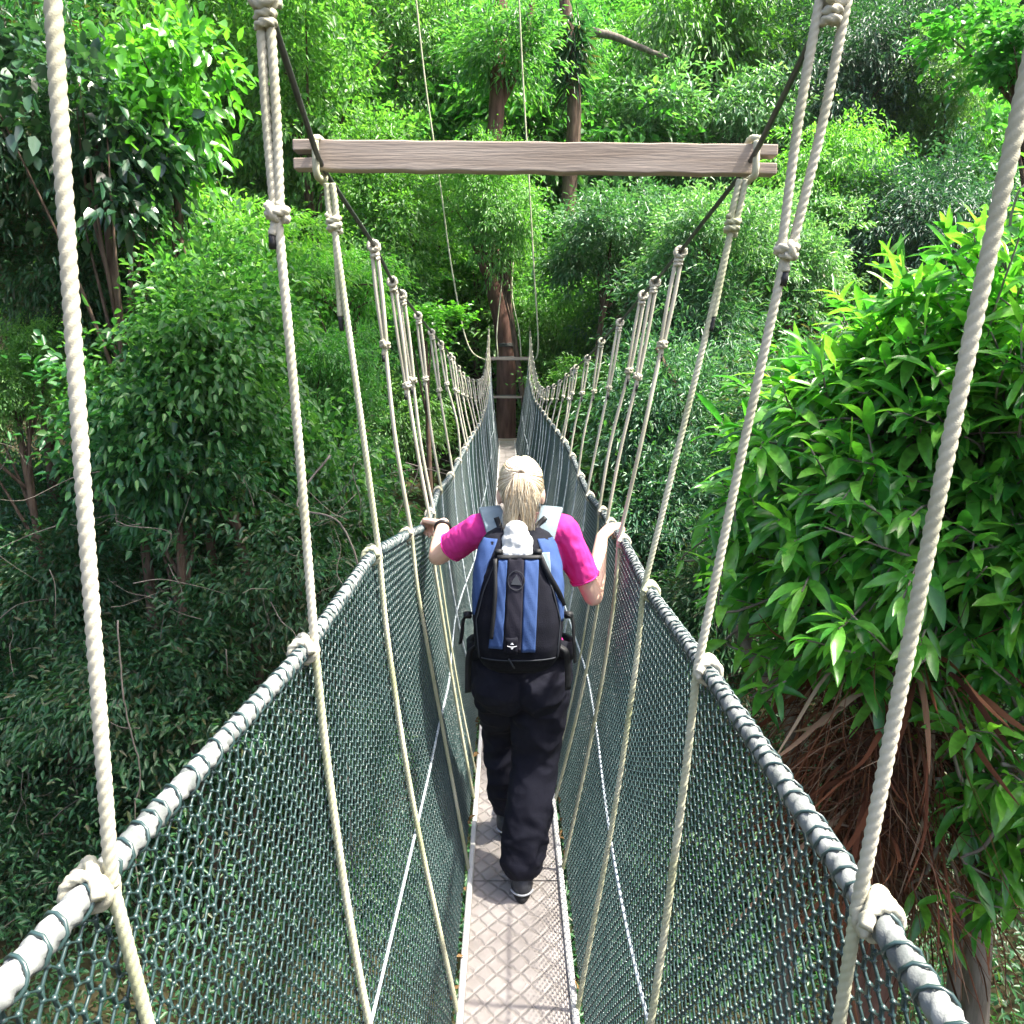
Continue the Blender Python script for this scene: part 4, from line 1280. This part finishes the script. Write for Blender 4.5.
def patch(name, m, xl, xr, z0, z1, off=.004, parent=pack, nz=24, nx=8, puff=.0):
    mb = MB(); v = []
    for i in range(nz + 1):
        t = i / nz; z = z0 + (z1 - z0) * t
        a, b = xl(z), xr(z)
        for j in range(nx + 1):
            u = j / nx
            pf = puff * math.sin(math.pi * u) * math.sin(math.pi * t)
            v.append(front(a + (b - a) * u, z, off + pf + .0012 * math.sin(z * 90 + u * 9)))
    k = len(v)
    for i in range(nz + 1):
        z = z0 + (z1 - z0) * i / nz; a, b = xl(z), xr(z)
        for j in range(nx + 1): v.append(front(a + (b - a) * j / nx, z, -.004))
    w = nx + 1
    f = [(i * w + j, i * w + j + 1, (i + 1) * w + j + 1, (i + 1) * w + j) for i in range(nz) for j in range(nx)]
    ring = [j for j in range(w)] + [i * w + nx for i in range(1, nz + 1)] + [nz * w + j for j in range(nx - 1, -1, -1)] + [i * w for i in range(nz - 1, 0, -1)]
    f += [(ring[i], ring[i] + k, ring[(i + 1) % len(ring)] + k, ring[(i + 1) % len(ring)]) for i in range(len(ring))]
    mb.add(v, f)
    return mb.build(name, m, parent)
I = lambda zs, xs: (lambda z: float(np.interp(z, zs, xs)))
edge = lambda z, s, k=.985: s * k * float(wd(z)[0]) / 2
# blue upper sides
patch('side_panel', M['pack_blue'], lambda z: edge(z, -1), I([-.04, .05, .12, .2], [-.140, -.118, -.098, -.066]), -.04, .205, .003, puff=.006)
patch('side_panel', M['pack_blue'], I([-.06, .05, .12, .2], [.138, .112, .092, .062]), lambda z: edge(z, 1), -.06, .205, .003, puff=.006)
# front pocket, black, with blue stripes and a charcoal middle
pk = patch('front_pocket', M['pack_black'], I([-.18, -.05, .05, .155], [-.118, -.128, -.105, -.062]), I([-.18, -.05, .05, .155], [.118, .128, .105, .070]), -.18, .155, .012, puff=.003)
patch('blue_stripe', M['pack_blue'], I([-.13, .15], [-.090, -.062]), I([-.13, .15], [-.049, -.034]), -.13, .150, .0225, pack, puff=.002)
patch('blue_stripe', M['pack_blue'], I([-.14, .15], [.010, .020]), I([-.14, .15], [.053, .065]), -.14, .150, .0225, pack, puff=.002)
cpanel = patch('center_panel', M['pack_panel'], I([-.14, .15], [-.046, -.032]), I([-.14, .15], [.008, .018]), -.14, .152, .0235, pack, puff=.002)
patch('pocket_trim', M['webbing'], I([.14, .17], [-.068, -.066]), I([.14, .17], [.074, .072]), .149, .160, .0245, pack, nz=2)
for s in (-1, 1):     # piping along the pocket seams
    ex = I([-.18, -.05, .05, .155], [.118, .128, .105, .066])
    mb = MB(); tube(mb, np.array([front(s * ex(z), z, .013) for z in np.linspace(-.175, .15, 26)]), .0022, 6); mb.build('piping', M['emblem'], pk)
mb = MB(); tube(mb, np.array([front(x, -.172, .014) for x in np.linspace(-.112, .112, 18)]), .0022, 6); mb.build('piping', M['emblem'], pk)
def flat_poly(mb, pts, cx, cz, off):
    v = [front(cx + x, cz + z, off) for x, z in pts] + [front(cx + x, cz + z, off - .004) for x, z in pts]
    n = len(pts)
    mb.add(v, [tuple(range(n))] + [(i, i + n, (i + 1) % n + n, (i + 1) % n) for i in range(n)])
mb = MB(); ph = np.linspace(0, 2 * math.pi, 28)
tube(mb, np.array([front(-.007 + .026 * math.cos(a), .086 + .029 * math.sin(a), .0275) for a in ph]), .0013, 5, caps=False)
for pts in ([(-.017, -.010), (.017, -.012), (.001, .020)], [(-.010, .001), (-.004, .012), (-.016, -.004)]): flat_poly(mb, pts, -.007, .084, .0285)
mb.build('crest', M['emblem'], cpanel, smooth=False)
lab = patch('label_patch', M['pack_black'], lambda z: -.040, lambda z: -.002, -.145, -.092, .0285, pack, nz=4, nx=4)
mb = MB()
tube(mb, np.array([front(-.020 + x, -.120 + .006 * (x / .014) ** 2 * .5, .0315) for x in np.linspace(-.015, .015, 9)]), .0011, 5)
flat_poly(mb, [(-.005, .0), (.005, .0), (0, .006)], -.020, -.112, .0325); flat_poly(mb, [(-.004, 0), (0, -.004), (.004, 0)], -.020, -.124, .0325)
mb.build('label_mark', M['emblem_white'], lab, smooth=False)

def ribbon(mb, pts, w, th, side, nseg=6, mat_=0):
    P = spline([np.asarray(p, float) for p in pts], nseg)
    T = unit(np.gradient(P, axis=0))
    S = np.asarray(side, float); S = unit(S[None] - T * (T @ S)[:, None]); N = np.cross(T, S)
    v = []
    for p, s, n in zip(P, S, N): v += [p + s * w / 2 + n * th / 2, p - s * w / 2 + n * th / 2, p - s * w / 2 - n * th / 2, p + s * w / 2 - n * th / 2]
    m = len(P)
    f = [(i * 4 + k, i * 4 + (k + 1) % 4, (i + 1) * 4 + (k + 1) % 4, (i + 1) * 4 + k) for i in range(m - 1) for k in range(4)] + [(3, 2, 1, 0), tuple(range((m - 1) * 4, m * 4))]
    return mb.add(v, f)
for s in (-1, 1):
    cx = .03
    x0 = cx + s * .094
    mb = MB(); ribbon(mb, [(cx + s * .06, 2.555, -.625), (cx + s * .085, 2.60, -.535), (x0 + s * .012, 2.69, -.498), (x0 + s * .012, 2.785, -.555), (x0 + s * .006, 2.82, -.68), (x0 + s * .006, 2.815, -.78)], .074, .014, (1, .0, -.10 * s), 8)
    st = mb.build('shoulder_strap', M['strap_grey'], pack)
    bv = st.modifiers.new('b', 'BEVEL'); bv.width = .005; bv.segments = 2
    mb = MB(); ribbon(mb, [(x0 + s * .006, 2.815, -.775), (x0 + s * .02, 2.79, -.86), (x0 + s * .03, 2.70, -.94), (x0, 2.60, -.96)], .022, .004, (1, 0, 0)); mb.build('strap_webbing', M['webbing'], pack)
    # load lifter buckle and webbing
    mb = MB(); ribbon(mb, [P2W((s * .055, -.075, .205)), P2W((s * .060, -.02, .232)), (cx + s * .082, 2.60, -.512)], .018, .003, (1, 0, 0)); mb.build('load_lifter', M['webbing'], pack)
    q = front(s * .062, .168, .012)
    mb = MB(); box(mb, q - [.013, .007, .010], q + [.013, .007, .010], bev=.003); bk = mb.build('buckle', M['webbing'], pack)
    # hip belt, wrapping forward
    mb = MB(); ribbon(mb, [P2W((s * .10, .0, -.17)), (cx + s * .165, 2.62, -.985), (cx + s * .182, 2.70, -1.0), (cx + s * .150, 2.79, -1.01), (cx + s * .05, 2.83, -1.02)], .06, .016, (0, 0, 1)); mb.build('hip_belt', M['pack_black'], pack)
# compression straps and loose ends
mb = MB(); ribbon(mb, [front(.068, .160, .022), front(.092, .10, .022), front(.122, .04, .014), front(.142, -.01, .008)], .017, .003, (1, 0, .4)); mb.build('compression_strap', M['webbing'], pack)
mb = MB(); ribbon(mb, [front(-.072, .150, .026), front(-.072, .05, .029), front(-.078, -.04, .029), front(-.083, -.098, .026)], .0125, .003, (1, 0, .0)); mb.build('compression_strap', M['webbing'], pack)
for s, zt, l1, l2 in ((-1, -.045, .085, .0), (1, -.045, .15, .0)):
    w = float(wd(zt)[0]) / 2
    a = P2W((s * (w - .005), -.06, zt))
    mb = MB(); ribbon(mb, [a, a + A(s * .018, -.012, -.003), a + A(s * .034, -.012, -.02), a + A(s * .040, -.008, -.02 - l1 * .6), a + A(s * .045, -.006, -.02 - l1)], .018, .004, (.5, 1, 0)); mb.build('loose_strap', M['webbing'], pack)
    mb = MB(); c = a + A(s * .020, -.012, -.004); box(mb, c - [.014, .008, .011], c + [.014, .008, .011], bev=.003); mb.build('buckle', M['webbing'], pack)
for s, l in ((-1, .145), (1, .135)):
    zt = -.165; w = float(wd(zt)[0]) / 2
    a = P2W((s * (w + .0), -.04, zt))
    mb = MB(); ribbon(mb, [a, a + A(s * .022, -.004, -.02), a + A(s * .028, 0, -.07), a + A(s * .030, .004, -.02 - l)], .021, .004, (1, .5, 0)); mb.build('loose_strap', M['webbing'], pack)
mb = MB(); ribbon(mb, [P2W((-.030, -.04, .218)), P2W((-.026, -.045, .262)), P2W((-.005, -.045, .280)), P2W((.018, -.045, .262)), P2W((.024, -.04, .218))], .016, .006, (0, 1, 0)); mb.build('grab_loop', M['webbing'], pack)
mb = MB(); tube(mb, np.array([front(-.030, -.165, .016), front(-.020, -.185, .016), front(-.012, -.200, .018)]), .0028, 6); mb.build('zip_pull', M['emblem'], pack)
# pale lining flap by the right panel
patch('lining_flap', M['strap_grey'], I([.06, .15], [.094, .070]), I([.06, .15], [.104, .098]), .06, .165, .009)

# white cloth tucked under the pack's top straps
mb = MB()
c0 = P2W((-.003, -.105, .190))
ball(mb, c0 + A(0, .012, -.004), (.050, .040, .052), 3); ball(mb, c0 + A(-.004, .02, .034), (.036, .034, .036), 3); ball(mb, c0 + A(.012, -.006, -.030), (.040, .030, .032), 3); ball(mb, c0 + A(-.022, -.004, -.028), (.032, .03, .032), 3)
me = remesh(mb, .004, 4, 'white_cloth')
displace(me, lambda p: .0045 * (1 - 2 * abs(noise.noise(Vector((p.x * 40, p.y * 40, p.z * 18))))) + .002 * noise.noise(p * 90))
n = len(me.vertices); co = np.empty(n * 3, np.float32); me.vertices.foreach_get('co', co)
me.vertices.foreach_set('co', (co.reshape(-1, 3) - c0.astype(np.float32)).ravel())
tag(link('white_cloth', me, M['cloth'], origin=c0), 'crumpled white cloth tucked into the top of the backpack', 'cloth')

# ------------------------------------------------------------------ humid air under the canopy
mb = MB(); box(mb, (-300, -140, -90), (300, 340, 48))
hz = mb.build('haze', bpy.data.materials.new('humid air'), smooth=False)
tag(hz, 'thin humid haze hanging in the forest air', 'haze', kind='stuff')
hm = hz.data.materials[0]; hm.use_nodes = True
hm.node_tree.nodes.remove(hm.node_tree.nodes['Principled BSDF'])
pv = hm.node_tree.nodes.new('ShaderNodeVolumePrincipled'); pv.inputs['Density'].default_value = HAZE; pv.inputs['Color'].default_value = (.93, .97, .95, 1)
hm.node_tree.links.new(pv.outputs['Volume'], hm.node_tree.nodes['Material Output'].inputs['Volume'])

# ------------------------------------------------------------------ light, sky, camera
EL, AZ = math.radians(62), math.radians(97)
sd = Vector((math.sin(AZ) * math.cos(EL), math.cos(AZ) * math.cos(EL), math.sin(EL)))
sun = bpy.data.lights.new('sun', 'SUN'); sun.energy = 4.2; sun.angle = math.radians(1.5); sun.color = (1, .945, .83)
so = bpy.data.objects.new('sun', sun); col.objects.link(so); so.rotation_euler = sd.to_track_quat('Z', 'Y').to_euler(); so.location = (0, 0, 60)
w = bpy.data.worlds.new('World'); scene.world = w; w.use_nodes = True
nt = w.node_tree
sky = nt.nodes.new('ShaderNodeTexSky'); sky.sky_type = 'NISHITA'; sky.sun_disc = False; sky.sun_elevation = EL; sky.sun_rotation = AZ; sky.air_density = .8; sky.dust_density = 5.0
bg = nt.nodes['Background']; bg.inputs['Strength'].default_value = .15
nt.links.new(sky.outputs['Color'], bg.inputs['Color'])
cam = bpy.data.cameras.new('camera'); cam.sensor_fit = 'HORIZONTAL'; cam.sensor_width = 36; cam.lens = F / 1024 * 36; cam.clip_start = .05; cam.clip_end = 1000
co = bpy.data.objects.new('camera', cam); col.objects.link(co); co.location = (0, 0, CZ); co.rotation_euler = (math.pi / 2 - PITCH, 0, 0)
scene.camera = co
vs = scene.view_settings
vs.view_transform = 'Standard'; vs.look = 'None'; vs.gamma = 1; vs.use_curve_mapping = False
vs.exposure = 2.08
scene.cycles.max_bounces = 8; scene.cycles.transmission_bounces = 4; scene.cycles.diffuse_bounces = 5
for o in list(bpy.data.objects):
    if '_o' in o: del o['_o']
